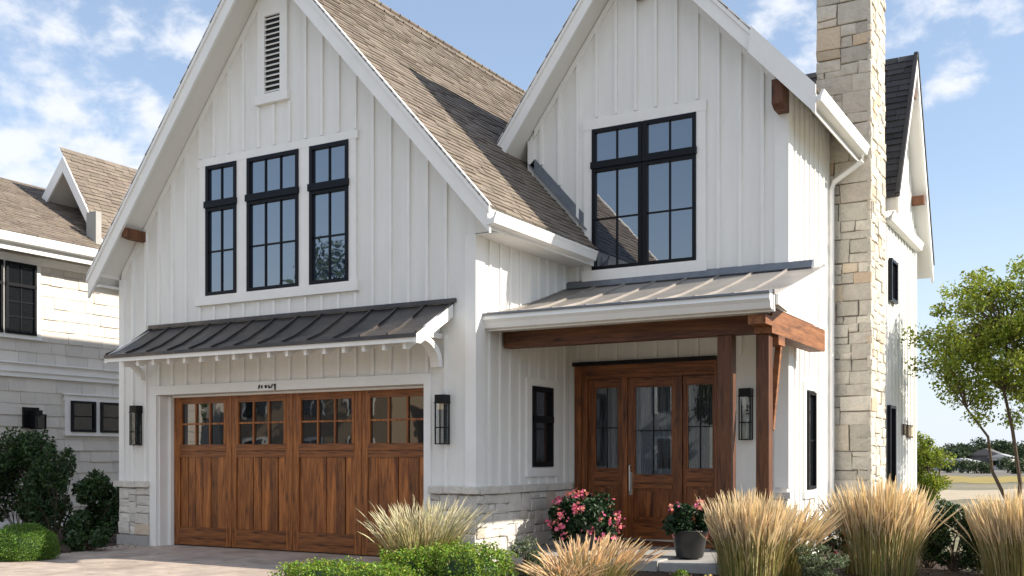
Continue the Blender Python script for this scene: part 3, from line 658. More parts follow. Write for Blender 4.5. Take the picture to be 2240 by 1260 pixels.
num.obox((-10.905, yy, 2.463), (.010, 0, 0), (0, .006, 0), (-.002, 0, .022)); num.obox((-10.872, yy, 2.452), (.022, 0, .004), (0, .006, 0), (0, 0, .007)); num.obox((-10.845, yy, 2.475), (.006, 0, .0), (0, .006, 0), (.010, 0, .026))
num.obox((-10.79, yy, 2.488), (.016, 0, 0), (0, .006, 0), (0, 0, .012)); num.obox((-10.785, yy, 2.452), (.009, 0, 0), (0, .006, 0), (0, 0, .042))
num.build('house_marks', 'lampblack', front_wall)
yd = Yg+.27
gd = MB(); gd.box(-13.32, -8.13, yd+.051, yd+.08, 0.01, 2.40)
garage_door = gd.build('garage_door', 'door', house)
leaves_x = [(-13.30, -11.97), (-11.97, -10.72), (-10.72, -9.42), (-9.42, -8.13)]
wins = [(-13.07, -12.14), (-11.83, -10.90), (-10.56, -9.60), (-9.27, -8.30)]
for (a, c), (w0, w1) in zip(leaves_x, wins):
    st = MB(); g = .006
    st.box(a+g, w0-.045, yd+.003, yd+.05, .02, 2.385); st.box(w1+.045, c-g, yd+.003, yd+.05, .02, 2.385)
    st.box(w0-.043, w0, yd-.004, yd+.05, 1.62, 2.31); st.box(w1, w1+.043, yd-.004, yd+.05, 1.62, 2.31)
    pieces(st, 'stile', 'door', garage_door)
    rl = MB(); rl.box(w0-.043, w1+.043, yd+.001, yd+.05, 2.312, 2.385); rl.box(w0-.043, w1+.043, yd-.002, yd+.05, 1.52, 1.62); rl.box(w0-.043, w1+.043, yd+.006, yd+.05, 1.42, 1.515)
    rl.box(w0-.043, w1+.043, yd-.002, yd+.05, .13, .30); rl.box(w0-.043, w1+.043, yd+.004, yd+.05, .02, .126); rl.box(w0, w1, yd+.0, yd+.05, 2.27, 2.31)
    pieces(rl, 'rail', 'doorx', garage_door)
    pk = MB(); n = 6; xx = w0-.04
    cuts = sorted([rnd.uniform(-.02, .02) for _ in range(n+1)])
    for i in range(n):
        x0 = w0-.04+(w1-w0+.08)*i/n+rnd.uniform(-.012, .012)*(i > 0); x1 = w0-.04+(w1-w0+.08)*(i+1)/n-.009
        pk.box(x0, x1, yd+rnd.uniform(.014, .030), yd+.049, .302, 1.418)
    pk.build('planks', 'door', garage_door)
    pb = MB().box(w0, w1, yd+.030, yd+.034, 1.62, 2.27); pb.build('pane', 'gpane', garage_door)
    mm = MB()
    for i in (1, 2): x = w0+(w1-w0)*i/3; mm.box(x-.015, x+.015, yd+.004, yd+.030, 1.62, 2.27)
    mm.box(w0, w1, yd+.007, yd+.031, 1.935, 1.962)
    mm.build('muntins', 'door', garage_door)
# --- stone wainscots
b = MB(); stones(b, (XL-.0, Yg-.002, .17), (1, 0, 0), (0, 0, 1), .71, .75, .12, .34, .05)
b.build('stone_base', 'basestone', front_wall)
b = MB(); b.box(XL, -13.472, Yg-.022, Yg-.001, .16, .93); b.box(-8.018, Xc+.02, Yg-.022, Yg-.001, 0, .93); b.box(Xc+.001, Xc+.022, Yg, Y2, 0, .93); pieces(b, 'mortar_bed', 'mortar', front_wall)
b = MB(); b.box(XL-.02, -13.472, Yg-.07, Yg, -.05, .16); b.build('plinth', 'concrete', front_wall)
b = MB(); stones(b, (-8.018, Yg-.002, .0), (1, 0, 0), (0, 0, 1), .73, .92, .14, .4, .05)
stones(b, (Xc+.002, Yg-.04, .0), (0, 1, 0), (0, 0, 1), Y2-Yg+.03, .92, .14, .5, .05)
b.build('stone_base', 'basestone', side)
def capstones(mb, p0, p1, n, w, z0, z1, axis):
    a = p0
    for i in range(n):
        e = p0+(p1-p0)*(i+1)/n+(rnd.uniform(-.04, .04) if i < n-1 else 0); d = rnd.uniform(-.006, .006)
        if axis == 'x': mb.box(a+.002, e-.002, w[0]+d, w[1], z0+d*.5, z1+d*.6)
        else: mb.box(w[0], w[1]+d, a+.002, e-.002, z0+d*.5, z1+d*.6)
        a = e
b = MB(); capstones(b, XL-.08, -13.475, 3, (Yg-.10, Yg-.001), .935, 1.035, 'x'); b.build('stone_cap', 'basestone', front_wall, bevel=.008)
b = MB(); capstones(b, -8.015, Xc+.075, 3, (Yg-.10, Yg-.001), .935, 1.035, 'x'); capstones(b, Yg, 14.38, 7, (Xc+.001, Xc+.095), .93, 1.03, 'y'); b.build('stone_cap', 'basestone', side, bevel=.008)
b = MB(); stones(b, (-4.90, Y2-.002, .0), (1, 0, 0), (0, 0, 1), -Xr*-1+4.90+.03, .84, .14, .4, .05); b.build('stone_base', 'basestone', gw)
b = MB(); capstones(b, -4.90, Xr+.07, 3, (Y2-.10, Y2-.001), .845, .94, 'x'); b.build('stone_cap', 'basestone', gw, bevel=.008)
# --- garage canopy
def awning(prof, x0, x1, nseam, m, name, seam_h=.03, th=.035):
    mb = MB(); top = prof; bot = [(y, z-th) for y, z in prof][::-1]
    for i in range(len(prof)-1):
        (ya, za), (yb, zb) = prof[i], prof[i+1]
        mb.prism([(ya, za), (yb, zb), (yb, zb-th), (ya, za-th)], x0, x1, 'x')
    o = mb.build(name, m, house)
    sm = MB()
    for k in range(nseam+1):
        x = x0+.015+(x1-x0-.03)*k/nseam
        for i in range(len(prof)-1):
            (ya, za), (yb, zb) = prof[i], prof[i+1]
            sm.prism([(ya, za+seam_h), (yb, zb+seam_h), (yb, zb-.001), (ya, za-.001)], x-.013, x+.013, 'x')
    sm.build('standing_seams', m, o)
    return o
cprof = [(Yg-.001, 3.47), (Yg-.30, 3.27), (Yg-.60, 3.09), (Yg-.86, 2.985)]
can = awning(cprof, -13.50, -7.66, 13, 'metalroof', 'garage_canopy')
b = MB(); b.box(-13.50, -7.62, Yg-.035, Yg-.002, 3.475, 3.53); b.build('flashing', 'metalroof', can)
b = MB(); b.box(-13.50, -7.66, Yg-.885, Yg-.862, 2.935, 2.985); b.build('drip_edge', 'metalroof', can)
b = MB(); b.box(-13.48, -7.70, Yg-.86, Yg-.83, 2.875, 2.935); b.prism([(Yg-.002, 3.36), (Yg-.83, 2.93), (Yg-.83, 2.90), (Yg-.002, 3.33)], -13.48, -7.70, 'x')
b.build('fascia', 'trim', can)
for x in (-13.5, -7.70): MB().prism([(Yg-.03, 3.45), (Yg-.87, 2.975), (Yg-.87, 2.86), (Yg-.78, 2.86), (Yg-.03, 3.28)], x, x+.045, 'x').build('end_board', 'trim', can)
b = MB()
for i in range(17): x = -13.2+i*.33; b.prism([(Yg-.02, 3.30), (Yg-.80, 2.90), (Yg-.80, 2.80), (Yg-.72, 2.80), (Yg-.64, 2.86), (Yg-.02, 3.10)], x, x+.05, 'x')
b.build('rafter_tails', 'trim', can)
def curved_bracket(x, z0, z1, reach, w=.08):
    o = []; n = 8
    for i in range(n+1):
        a = math.pi/2*i/n; o.append((Yg-.001-reach*(1-math.cos(a)), z0+(z1-z0)*math.sin(a)))
    inn = [(Yg-.10-(reach-.10)*(1-math.cos(math.pi/2*i/n))*1.0-.0, z0+(z1-z0-.07)*math.sin(math.pi/2*i/n)) for i in range(n+1)]
    m = MB()
    for i in range(n): m.prism([o[i], o[i+1], inn[i+1], inn[i]], x, x+w, 'x')
    m.box(x+.01, x+w-.01, Yg-reach-.1, Yg-.001, z1-.02, z1+.05)
    return m
curved_bracket(-13.66, 2.66, 2.95, .42).build('canopy_bracket', 'trim', can)
curved_bracket(-7.97, 2.62, 3.02, .50, .14).build('canopy_bracket', 'trim', can)
# --- porch
pprof = [(Y2-.001, 4.00), (13.6, 3.74), (12.8, 3.50), (12.2, 3.36), (11.98, 3.33)]
pr = awning(pprof, Xc+.001, -3.44, 8, 'porchmetal', 'porch_roof', .028)
b = MB(); b.prism([(Y2-.002, 4.11), (Y2-.06, 4.09), (Y2-.12, 3.99), (Y2-.10, 3.975), (Y2-.002, 4.01)], Xc-.0, -3.60, 'x'); b.build('flashing', 'flash', pr)
b = MB(); b.prism([(Xc+.001, 0), (Xc+.001, 1)], 0, 1, 'y') if False else None
b.prism([(Y2-.13, 3.97), (12.0, 3.30), (12.0, 3.18), (12.4, 3.14), (Y2-.13, 3.80)], -3.435, -3.40, 'x')
b.prism([(Y2+.0, 3.93), (12.5, 3.38), (12.5, 3.215), (Y2+.0, 3.215)], -3.62, -3.59, 'x')
b.box(Xc+.001, -3.60, 12.3, Y2-.002, 3.13, 3.15)
b.build('porch_ceiling', 'soffit', pr)
b = MB(); b.prism([(11.97, 3.30), (11.86, 3.30), (11.84, 3.24), (11.87, 3.20), (11.90, 3.13), (11.97, 3.12)], Xc-.06, -3.46, 'x')
b.box(Xc-.02, -3.44, 11.972, 12.0, 3.10, 3.29); b.build('gutter', 'trim', pr)
b = MB(); b.prism([(11.985, 3.345), (11.83, 3.325), (11.83, 3.30), (11.985, 3.315)], Xc-.05, -3.46, 'x'); b.build('drip_edge', 'flash', pr)
b = MB(); b.box(Xc+.03, -3.803, 12.38, 12.58, 2.96, 3.128); b.box(Xc+.05, -3.803, 12.365, 12.56, 2.91, 2.958); b.build('front_beam', 'beamx', pr)
b = MB(); b.box(-3.80, -3.58, 12.36, 14.95, 2.90, 3.20); b.box(-3.79, -3.565, 12.585, 12.86, 2.78, 2.899); b.box(-3.78, -3.57, 12.06, 12.355, 2.98, 3.09); b.build('side_beam', 'beamy', pr)
b = MB().box(-4.27, -4.09, 12.39, 12.58, .1, 2.91); b.build('post', 'post', pr, bevel=.008)
b = MB().box(-3.79, -3.63, 12.40, 12.57, .1, 2.899); b.build('post', 'post', pr, bevel=.008)
b = MB(); b.bar((-3.66, 12.59, 1.75), (-3.66, 12.95, 2.88), .07, .07, (1, 0, 0)); b.build('brace', 'beamy', pr)
b = MB(); b.box(Xc+.002, -5.02, 12.28, Y2-.002, -.25, .12); b.box(-5.02, -3.55, 12.34, Y2-.002, -.25, .10)
struct_slab = b.build('porch_slab', 'concrete', house, bevel=.012)
# --- entry door unit
ed = MB(); ed.box(-7.195, -7.08, Y2-.07, Y2+.10, .14, 2.82); ed.box(-7.08, -6.99, Y2-.05, Y2+.10, .14, 2.66); ed.box(-4.98, -4.955, Y2-.07, Y2+.1, .14, 2.82)
ed.box(-6.425, -6.335, Y2-.04, Y2+.10, .2, 2.62); ed.box(-5.535, -5.475, Y2-.04, Y2+.10, .2, 2.62)
entry = ed.build('entry_door_frame', 'edoor', house)
ed = MB(); ed.box(-7.08, -4.98, Y2-.068, Y2+.1, 2.66, 2.80); ed.box(-6.99, -4.98, Y2-.045, Y2+.1, 2.60, 2.658); ed.box(-7.08, -4.98, Y2-.09, Y2+.1, .12, .20); pieces(ed, 'head_rail', 'edoorx', entry)
ed = MB(); ed.box(-7.22, -4.95, Y2-.10, Y2, 2.80, 2.86); ed.build('drip_cap', 'lampblack', entry)
ed = MB(); ed.box(-7.195, -4.96, Y2+.12, Y2+.14, .12, 2.8); ed.build('dark_interior', 'interior', entry)
def leafd(name, x0, x1, g, yf, sill, pan, cols, rows, z0=.215, z1=2.595):
    gx0, gx1, gz0, gz1 = g
    m = MB(); m.box(x0, gx0-.02, yf, yf+.045, z0, z1); m.box(gx1+.02, x1, yf, yf+.045, z0, z1)
    m.box(gx0-.018, gx0, yf+.01, yf+.04, gz0, gz1); m.box(gx1, gx1+.018, yf+.01, yf+.04, gz0, gz1)
    L = m.build(name, 'edoor', house)
    m = MB(); m.box(gx0-.02, gx1+.02, yf-.001, yf+.045, gz1, z1); m.box(gx0-.02, gx1+.02, yf-.001, yf+.045, pan[1]+.09, gz0); m.box(gx0-.02, gx1+.02, yf-.001, yf+.045, z0, pan[0])
    m.box(gx0-.02, gx1+.02, yf-.012, yf+.044, pan[1]+.02, pan[1]+.085); pieces(m, 'rail', 'edoorx', L)
    m = MB(); m.prism([(gx0-.018, pan[0]), (gx1+.018, pan[0]), (gx1+.018, pan[1]+.02), (gx0-.018, pan[1]+.02)], yf+.022, yf+.04, 'y')
    c = .04; m.box(gx0+c, gx1-c, yf+.006, yf+.024, pan[0]+c, pan[1]-c*.6); m.build('panel', 'edoor', L)
    m = MB().box(gx0, gx1, yf+.028, yf+.031, gz0, gz1); m.build('pane', 'clear', L)
    m = MB()
    for i in range(1, cols): x = gx0+(gx1-gx0)*i/cols; m.box(x-.006, x+.006, yf+.012, yf+.028, gz0, gz1)
    for i in range(1, rows): z = gz0+(gz1-gz0)*i/rows; m.box(gx0, gx1, yf+.014, yf+.0285, z-.008, z+.008)
    m.build('muntins', 'lampblack', L)
    # hanging curtain folds behind the glass
    m = MB(); n = 60; vs = []; w = gx1-gx0
    for i in range(n+1):
        x = gx0-.01+(w+.02)*i/n; d = .012*math.sin(i*1.15+rnd.random())+.008*math.sin(i*.37); vs += [(x, yf+.075+d, gz0-.02), (x, yf+.075+d, gz1+.02)]
    m.add(vs, [(2*i, 2*i+2, 2*i+3, 2*i+1) for i in range(n)]); m.build('curtain', 'curtain', L)
    return L
leafd('sidelight', -6.985, -6.43, (-6.87, -6.50, 1.26, 2.46), Y2-.012, 0, (.30, .98), 2, 2)
ED = leafd('entry_door', -6.33, -5.54, (-6.22, -5.65, 1.17, 2.45), Y2-.018, 0, (.50, .94), 2, 2)
leafd('sidelight', -5.47, -4.985, (-5.40, -5.03, 1.26, 2.46), Y2-.012, 0, (.30, .98), 2, 2)
b = MB(); b.tube([(-6.285, Y2-.02, 1.30), (-6.285, Y2-.07, 1.30), (-6.285, Y2-.07, .92), (-6.285, Y2-.02, .92)], .012, 8); b.box(-6.31, -6.26, Y2-.028, Y2-.016, .86, 1.20); b.build('handle', 'handle', ED)
b = MB().box(-6.36, -5.48, Y2-.13, Y2-.019, .20, .222); b.build('threshold', 'handle', ED)
# --- timber lookouts under the rakes
def lookout(x, z, y0, y1, w=.12, h=.16):
    m = MB(); m.prism([(y0, z-h*.35), (y0+.12, z-h/2), (y1, z-h/2), (y1, z+h/2), (y0, z+h/2)], x-w/2, x+w/2, 'x'); return m.build('timber_bracket', 'post', house)
lookout(-13.62, r1(-13.62)-.42, Yg-.40, Yg); lookout(-4.02+.02, 6.33, Y2-.36, Y2-.03, .15, .38); lookout(-6.12, 8.28, Y2-.36, Y2-.03, .12, .22)
# --- chimney
CX0, CX1, CY0, CY1, CH = -4.16, -3.37, 16.9, 18.05, 9.4
b = MB().box(CX0+.02, CX1-.02, CY0+.02, CY1-.02, -.05, CH)
ch = b.build('chimney', 'mortar', house)
b = MB(); stones(b, (CX0-.02, CY0+.022, 0), (1, 0, 0), (0, 0, 1), CX1-CX0+.06, CH, .16, .62, .05, (.13, .42))
stones(b, (CX1-.022, CY0-.03, 0), (0, 1, 0), (0, 0, 1), CY1-CY0+.04, CH, .16, .5, .05, (.10, .30))
b.build('stones', 'stone', ch)
b = MB().box(CX0-.08, CX1+.10, CY0-.08, CY1+.08, CH, CH+.16); b.build('cap', 'concrete', ch)
# --- rear wing
RX, RW = -3.15, -3.42
Ar = (19.98, 8.66)
def rr(y): return 5.75+1.617*(y-18.18) if y < Ar[0] else Ar[1]-1.857*(y-Ar[0])
b = MB(); b.prism([(18.30, -.05), (21.36, -.05), (21.36, rr(21.36)-.25), (Ar[0], Ar[1]-.25), (18.30, rr(18.30)-.25)], RW-.25, RW, 'x')
rw = b.build('rear_wall', 'white', house)
b = MB()
for i in range(10):
    y = 18.55+i*.29; b.box(RW-.01, RW+.02, y-.022, y+.022, .1, rr(y)-.27)
b.box(RW-.01, RW+.04, 21.26, 21.38, 0, rr(21.36)-.3); b.build('battens', 'trim', rw)
b = MB(); b.prism([(18.18, 5.72), (Ar[0], Ar[1]-.03), (Ar[0], Ar[1]-.25), (18.18, 5.50)], RX-.04, -8.5, 'x'); b.prism([(Ar[0], Ar[1]-.03), (21.86, 5.14), (21.86, 4.92), (Ar[0], Ar[1]-.25)], RX-.04, -8.5, 'x')
rroof = b.build('rear_roof', 'soffit', house, label='shingled roof of the rear wing, shade put into its dark colour')
s = MB(); shingles(s, (-8.5, 18.15, 5.71), (1, 0, 0), (0, 1, 1.617), 5.37, math.hypot(1.83, 2.95), .15, .35, None, .016, wav=.01)
s.build('shingles', 'shadeshingle', rroof)
b = MB(); b.prism([(18.15, 5.74), (Ar[0], Ar[1]+.01), (Ar[0], Ar[1]-.30), (18.15, 5.44)], RX-.04, RX, 'x'); b.prism([(Ar[0], Ar[1]+.01), (21.88, 5.14), (21.88, 4.82), (Ar[0], Ar[1]-.30)], RX-.04, RX, 'x')
b.build('rake_board', 'trim', rroof)
b = MB(); b.obox((RX-.02, (Ar[0]+21.88)/2, (Ar[1]+5.14)/2+.03), (.04, 0, 0), (0, .95, -1.76), (0, .02, .012)); b.obox((RX-.02, (Ar[0]+18.15)/2, (Ar[1]+5.74)/2+.03), (.03, 0, 0), (0, .915, 1.46), (0, -.02, .012)); b.build('roof_edge', 'shadeshingle', rroof)
for y, z in [(19.98, 7.95), (19.05, 6.75), (20.95, 6.25)]:
    m = MB(); m.box(RW, RW+.24, y-.06, y+.06, z-.08, z+.08); m.build('timber_bracket', 'post', rw)
gutter(RW+.02, 5.36, 18.3, 21.4, parent=rw)
window(18.62, 19.20, 4.08, 4.80, RW+.02, 1, 1, None, .05, axis='x', pane='darkpane'); window(18.50, 19.02, .05, 2.30, RW+.02, 1, 1, None, .05, axis='x', pane='darkpane')
for y0, y1, z0, z1 in [(19.95, 20.15, 1.82, 2.02), (20.35, 20.95, 1.78, 2.02)]:
    m = MB(); m.box(RW+.02, RW+.05, y0, y1, z0, z1); pq = m.build('wall_plaque', 'plaque', rw)
    m = MB(); m.box(RW+.05, RW+.055, y0+.03, y1-.03, z0+.03, z1-.03); m.build('plaque_face', 'sand', pq)

# --- wall lanterns
def lantern(x, y, ztop, h, w, label, d=.14):
    t = thing('wall_lantern', (x, y, ztop-h), label, 'wall lantern', 'black wall lanterns on the white house')
    x0, x1 = x-w/2, x+w/2; yb = y-.001; yf = y-d; z0 = ztop-h
    m = MB(); m.box(x0, x1, yf, yb, ztop-.10, ztop); m.box(x-.02, x+.02, yb-.012, yb, ztop-h*.5, ztop-.115)
    m.box(x0-.006, x1+.006, yf-.006, yb, ztop-.115, ztop-.10); m.build('housing', 'lampblack', t)
    m = MB(); r = .008
    for a in (x0, x1-r*2):
        for c in (yf, yb-.03): m.box(a, a+r*2, c, c+r*2, z0, ztop-.115)
    for z in (z0, z0+h*.33): m.box(x0+.016, x1-.016, yf, yf+.014, z, z+.014); m.box(x0+.016, x1-.016, yb-.03, yb-.016, z, z+.014); m.box(x0, x0+.014, yf+.016, yb-.031, z, z+.014); m.box(x1-.014, x1, yf+.016, yb-.031, z, z+.014)
    m.build('cage', 'lampblack', t)
    m = MB(); m.box(x0+.018, x1-.018, yf+.018, yf+.021, z0+.016, ztop-.12); m.box(x1-.020, x1-.017, yf+.022, yb-.034, z0+.016, ztop-.12); m.build('glass', 'clear', t)
    m = MB(); m.tube([(x, y-d/2, z0+.02), (x, y-d/2, z0+h*.42)], .022, 10); m.build('candle', 'candle', t)
    return t
lantern(-13.74, Yg, 2.25, .64, .15, 'black wall lantern left of the wooden garage door, above the small stone pier')
lantern(-7.80, Yg, 2.25, .66, .16, 'black wall lantern right of the wooden garage door, near the house corner')
lantern(-4.52, Y2, 2.38, .72, .17, 'black wall lantern on the porch wall between the two wood posts')

# ================================================================ NEIGHBOUR HOUSE
NX = -19
nb = thing('house', (NX-3, 16, 0), 'neighbouring house with pale shingle siding and tan roof, left of the white farmhouse', 'house')
b = MB().box(NX-6, NX, 6, 24, -.05, 5.6); nw = b.build('wall', 'cedar', nb)
s = MB(); shingles(s, (NX+.002, 6.0, 3.30), (0, 1, 0), (0, 0, 1), 18, 2.2, .235, .36, lambda a0, a1, b0: True, .016, .5, .006)
shingles(s, (NX+.002, 6.0, .15), (0, 1, 0), (0, 0, 1), 18, 2.85, .235, .5, None, .016, .5, .004)
s.build('shingle_siding', 'cedar', nw)
b = MB(); b.box(NX, NX+.10, 6, 24, 3.12, 3.28); b.box(NX, NX+.16, 6, 24, 3.28, 3.31); b.box(NX, NX+.06, 6, 24, 3.02, 3.12); b.box(NX, NX+.04, 6, 24, 5.30, 5.46); b.box(NX, NX+.05, 6, 24, -.03, .15)
b.build('band_board', 'trim', nw)
NE = NX+.5
b = MB(); b.prism([(NE, 5.76), (-21.5, 7.62), (-24, 6.0), (-24, 5.5), (NE, 5.50)], 6, 24, 'y'); nroof = b.build('roof', 'soffit', nb)
s = MB(); shingles(s, (NE+.03, 6, 5.77), (0, 1, 0), (-1, 0, .62), 18, 3.53, .105, .26, None, .012, wav=.013); s.build('shingles', 'shingle', nroof)
b = MB(); b.prism([(NE, 5.55), (NE+.12, 5.57), (NE+.14, 5.72), (NE+.11, 5.74), (NE, 5.74)], 6, 24, 'y'); b.box(NE-.03, NE-.001, 6, 24, 5.42, 5.60); b.build('gutter', 'trim', nb)
# cross gable
GY = 15.0; Ag = (-20.0, 7.98)
b = MB(); b.prism([(-18.62, 5.80), (Ag[0], Ag[1]-.03), (Ag[0], Ag[1]-.22), (-18.62, 5.5)], GY, 21, 'y'); b.prism([(Ag[0], Ag[1]-.03), (-21.3, 6.5), (-21.3, 6.3), (Ag[0], Ag[1]-.22)], GY, 21, 'y')
dg = b.build('gable_dormer', 'soffit', nb)
gl = math.hypot(1.42, 2.28)
s = MB(); shingles(s, (-18.56, GY-.02, 5.72), (0, 1, 0), (-1.44, 0, 2.27), 6, gl+.35, .105, .24, None, .012, wav=.013); s.build('shingles', 'shingle', dg)
b = MB(); b.prism([(-18.60, 5.80), (Ag[0], Ag[1]+.02), (Ag[0], Ag[1]-.32), (-18.68, 5.62)], GY-.05, GY-.002, 'y'); b.prism([(Ag[0], Ag[1]+.02), (-21.3, 6.52), (-21.3, 6.22), (Ag[0], Ag[1]-.32)], GY-.05, GY-.002, 'y'); b.build('rake_board', 'trim', dg)
b = MB(); b.prism([(-18.9, 5.9), (Ag[0], Ag[1]-.3), (-21.1, 6.4), (-21.1, 5.9)], GY+.7, GY+.75, 'y'); b.build('gable_wall', 'rooffar', dg)
b = MB(); b.box(-19.02, -18.72, GY-.20, GY-.06, 5.9, 6.62); b.build('cheek_box', 'concrete', dg)
def nwin(spans, z0, z1, c, r, tr=None):
    for y0, y1 in spans: window(y0, y1, z0, z1, NX+.05, c, r, tr, .05, par=nb, axis='x', pane='darkpane')
    m = MB(); Y0, Y1 = spans[0][0], spans[-1][1]
    m.box(NX+.02, NX+.06, Y0-.12, Y0-.001, z0, z1); m.box(NX+.02, NX+.06, Y1+.001, Y1+.12, z0, z1)
    for (a, b_), (c_, d_) in zip(spans, spans[1:]): m.box(NX+.02, NX+.06, b_+.001, c_-.001, z0, z1)
    m.box(NX+.02, NX+.065, Y0-.14, Y1+.14, z1, z1+.12); m.box(NX+.02, NX+.11, Y0-.18, Y1+.18, z1+.12, z1+.15); m.box(NX+.02, NX+.08, Y0-.14, Y1+.14, z0-.08, z0-.001)
    m.build('window_trim', 'trim', nw)
nwin([(12.1, 12.80), (12.86, 13.53)], 3.86, 5.28, 2, 3, (4.80, 4.86)); nwin([(14.35, 14.95), (15.08, 15.66)], 1.95, 2.60, 1, 2)
t = thing('wall_lantern', (NX+.05, 13.5, 1.98), 'boxy black wall lantern on the shingled neighbouring house above the shrubs', 'wall lantern')
m = MB(); m.box(NX+.03, NX+.08, 13.25, 13.6, 2.0, 2.42); m.box(NX+.08, NX+.30, 13.38, 13.52, 2.28, 2.36); m.build('backplate', 'lampblack', t)
m = MB(); m.box(NX+.12, NX+.34, 13.36, 13.58, 2.25, 2.28); m.box(NX+.12, NX+.34, 13.36, 13.58, 1.98, 2.0)
for a in (NX+.12, NX+.32):
    for c in (13.36, 13.56): m.box(a, a+.02, c, c+.02, 2.0, 2.25)
m.build('cage', 'lampblack', t); m = MB(); m.box(NX+.14, NX+.32, 13.38, 13.56, 2.0, 2.24); m.build('glass', 'darkpane', t)

# ================================================================ PLANTS
def gpos(px, D, z=0.0):
    a = (px-1120)/2298; return ((-.5009+a*.8655)*D, (.8655+a*.5009)*D, z)
def shrub(px, D, r, cz, n, size, m, label, group=None, seed=1, kind='blob', name='shrub', clumps=18, cat='shrub', asp=.55, tw=14, xy=None, cr=.42, extra=None):
    p = gpos(px, D) if xy is None else (xy[0], xy[1], 0); rs = np.random.RandomState(seed)
    t = thing(name, (p[0], p[1], -.02), label, cat, group); c = (p[0], p[1], cz)
    if kind == 'blob': P = blob_points(c, r, n, rs, clumps, cr=cr)
    elif kind == 'round': P = round_points(c, r, n, rs)
    else: P = box_points(c, r, n, rs)
    P = P[P[:, 2] > .01]
    leaves('foliage', P, size, m, t, seed+5, asp)
    if tw: twigs(c, (p[0], p[1], -.02), tw, rs, .012, P).build('stems', 'bark', t)
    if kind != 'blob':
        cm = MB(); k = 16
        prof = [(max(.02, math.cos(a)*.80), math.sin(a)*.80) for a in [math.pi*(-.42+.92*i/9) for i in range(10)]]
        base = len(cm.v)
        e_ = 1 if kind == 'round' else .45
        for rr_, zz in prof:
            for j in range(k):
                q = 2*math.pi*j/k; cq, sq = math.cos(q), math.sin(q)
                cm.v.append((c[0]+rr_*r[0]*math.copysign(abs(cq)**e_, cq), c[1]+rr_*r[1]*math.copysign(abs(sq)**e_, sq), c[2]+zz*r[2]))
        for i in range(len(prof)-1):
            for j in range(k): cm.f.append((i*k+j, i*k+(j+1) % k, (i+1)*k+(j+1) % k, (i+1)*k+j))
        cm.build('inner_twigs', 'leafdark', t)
    return t, P, rs
# left bed
shrub(40, 18.0, (.85, .8, .95), .95, 11000, .075, 'leafdark', 'tall dark leafy shrub in front of the shingled neighbouring house, at the left edge', seed=11, clumps=26)
shrub(118, 17.4, (.42, .42, .85), .95, 3600, .07, 'leafdark', 'upright dark shrub with a loose top, right beside the tallest shrub of the left bed', seed=12, clumps=14)
shrub(200, 17.6, (.55, .5, .55), .50, 4200, .085, 'leafdark', 'loose mid-height green shrub next to the small stone pier of the garage', seed=13, clumps=14, asp=.7)
shrub(196, 16.0, (.34, .34, .20), .14, 900, .10, 'leafdark', 'low leafy plant on the mulch between the round boxwood and the stone pier', seed=14, clumps=9, name='low_plant', cat='plant', asp=.7)
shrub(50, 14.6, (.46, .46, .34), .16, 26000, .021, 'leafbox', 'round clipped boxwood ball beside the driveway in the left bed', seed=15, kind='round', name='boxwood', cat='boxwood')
# foreground hedges
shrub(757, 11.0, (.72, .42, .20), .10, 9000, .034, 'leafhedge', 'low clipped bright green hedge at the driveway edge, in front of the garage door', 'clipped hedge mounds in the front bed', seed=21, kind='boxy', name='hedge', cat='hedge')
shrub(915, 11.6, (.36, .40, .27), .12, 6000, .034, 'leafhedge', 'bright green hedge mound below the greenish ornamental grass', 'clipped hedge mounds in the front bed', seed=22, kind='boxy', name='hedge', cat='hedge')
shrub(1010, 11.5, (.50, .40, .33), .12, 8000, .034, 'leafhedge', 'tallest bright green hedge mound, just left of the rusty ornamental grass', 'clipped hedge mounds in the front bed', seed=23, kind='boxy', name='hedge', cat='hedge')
shrub(1140, 11.9, (.32, .30, .30), .16, 2200, .04, 'leafpale', 'airy pale green perennial between the hedge and the rusty grass', seed=24, clumps=14, name='perennial', cat='plant')
shrub(1490, 11.9, (.10, .10, .10), .05, 500, .03, 'leafhedge', 'tiny round green plant in front of the porch step', seed=25, kind='round', name='low_plant', cat='plant')
shrub(1780, 12.2, (.35, .3, .22), .15, 1800, .04, 'leafpale', 'grey green bedding plant between the two golden grasses', seed=26, clumps=12, name='bedding_plant', cat='plant')
t, P, rs = shrub(1785, 12.9, (.30, .28, .30), .32, 1500, .045, 'leafdark', 'small bushy plant with red blooms between the golden grasses', seed=27, clumps=12, name='flowering_shrub', cat='flowering plant')
flowers('blooms', P[rs.randint(0, len(P), 45)], .05, 'red', t, 28)
shrub(2088, 13.2, (.42, .4, .42), .40, 5200, .055, 'leafdark', 'dark green shrub between the two right hand golden grasses', seed=29, clumps=18)
shrub(2035, 13.6, (.22, .3, .22), .2, 1300, .05, 'leafdark', 'low dark plant at the foot of the middle golden grass', seed=30, clumps=10, name='low_plant', cat='plant')
t, P, rs = shrub(1560, 11.6, (.16, .16, .10), .05, 500, .03, 'leafpale', 'low yellow flowering plant at the corner of the porch step', seed=31, clumps=8, name='low_plant', cat='plant')
flowers('blooms', P[rs.randint(0, len(P), 25)], .03, 'yellow', t, 32)
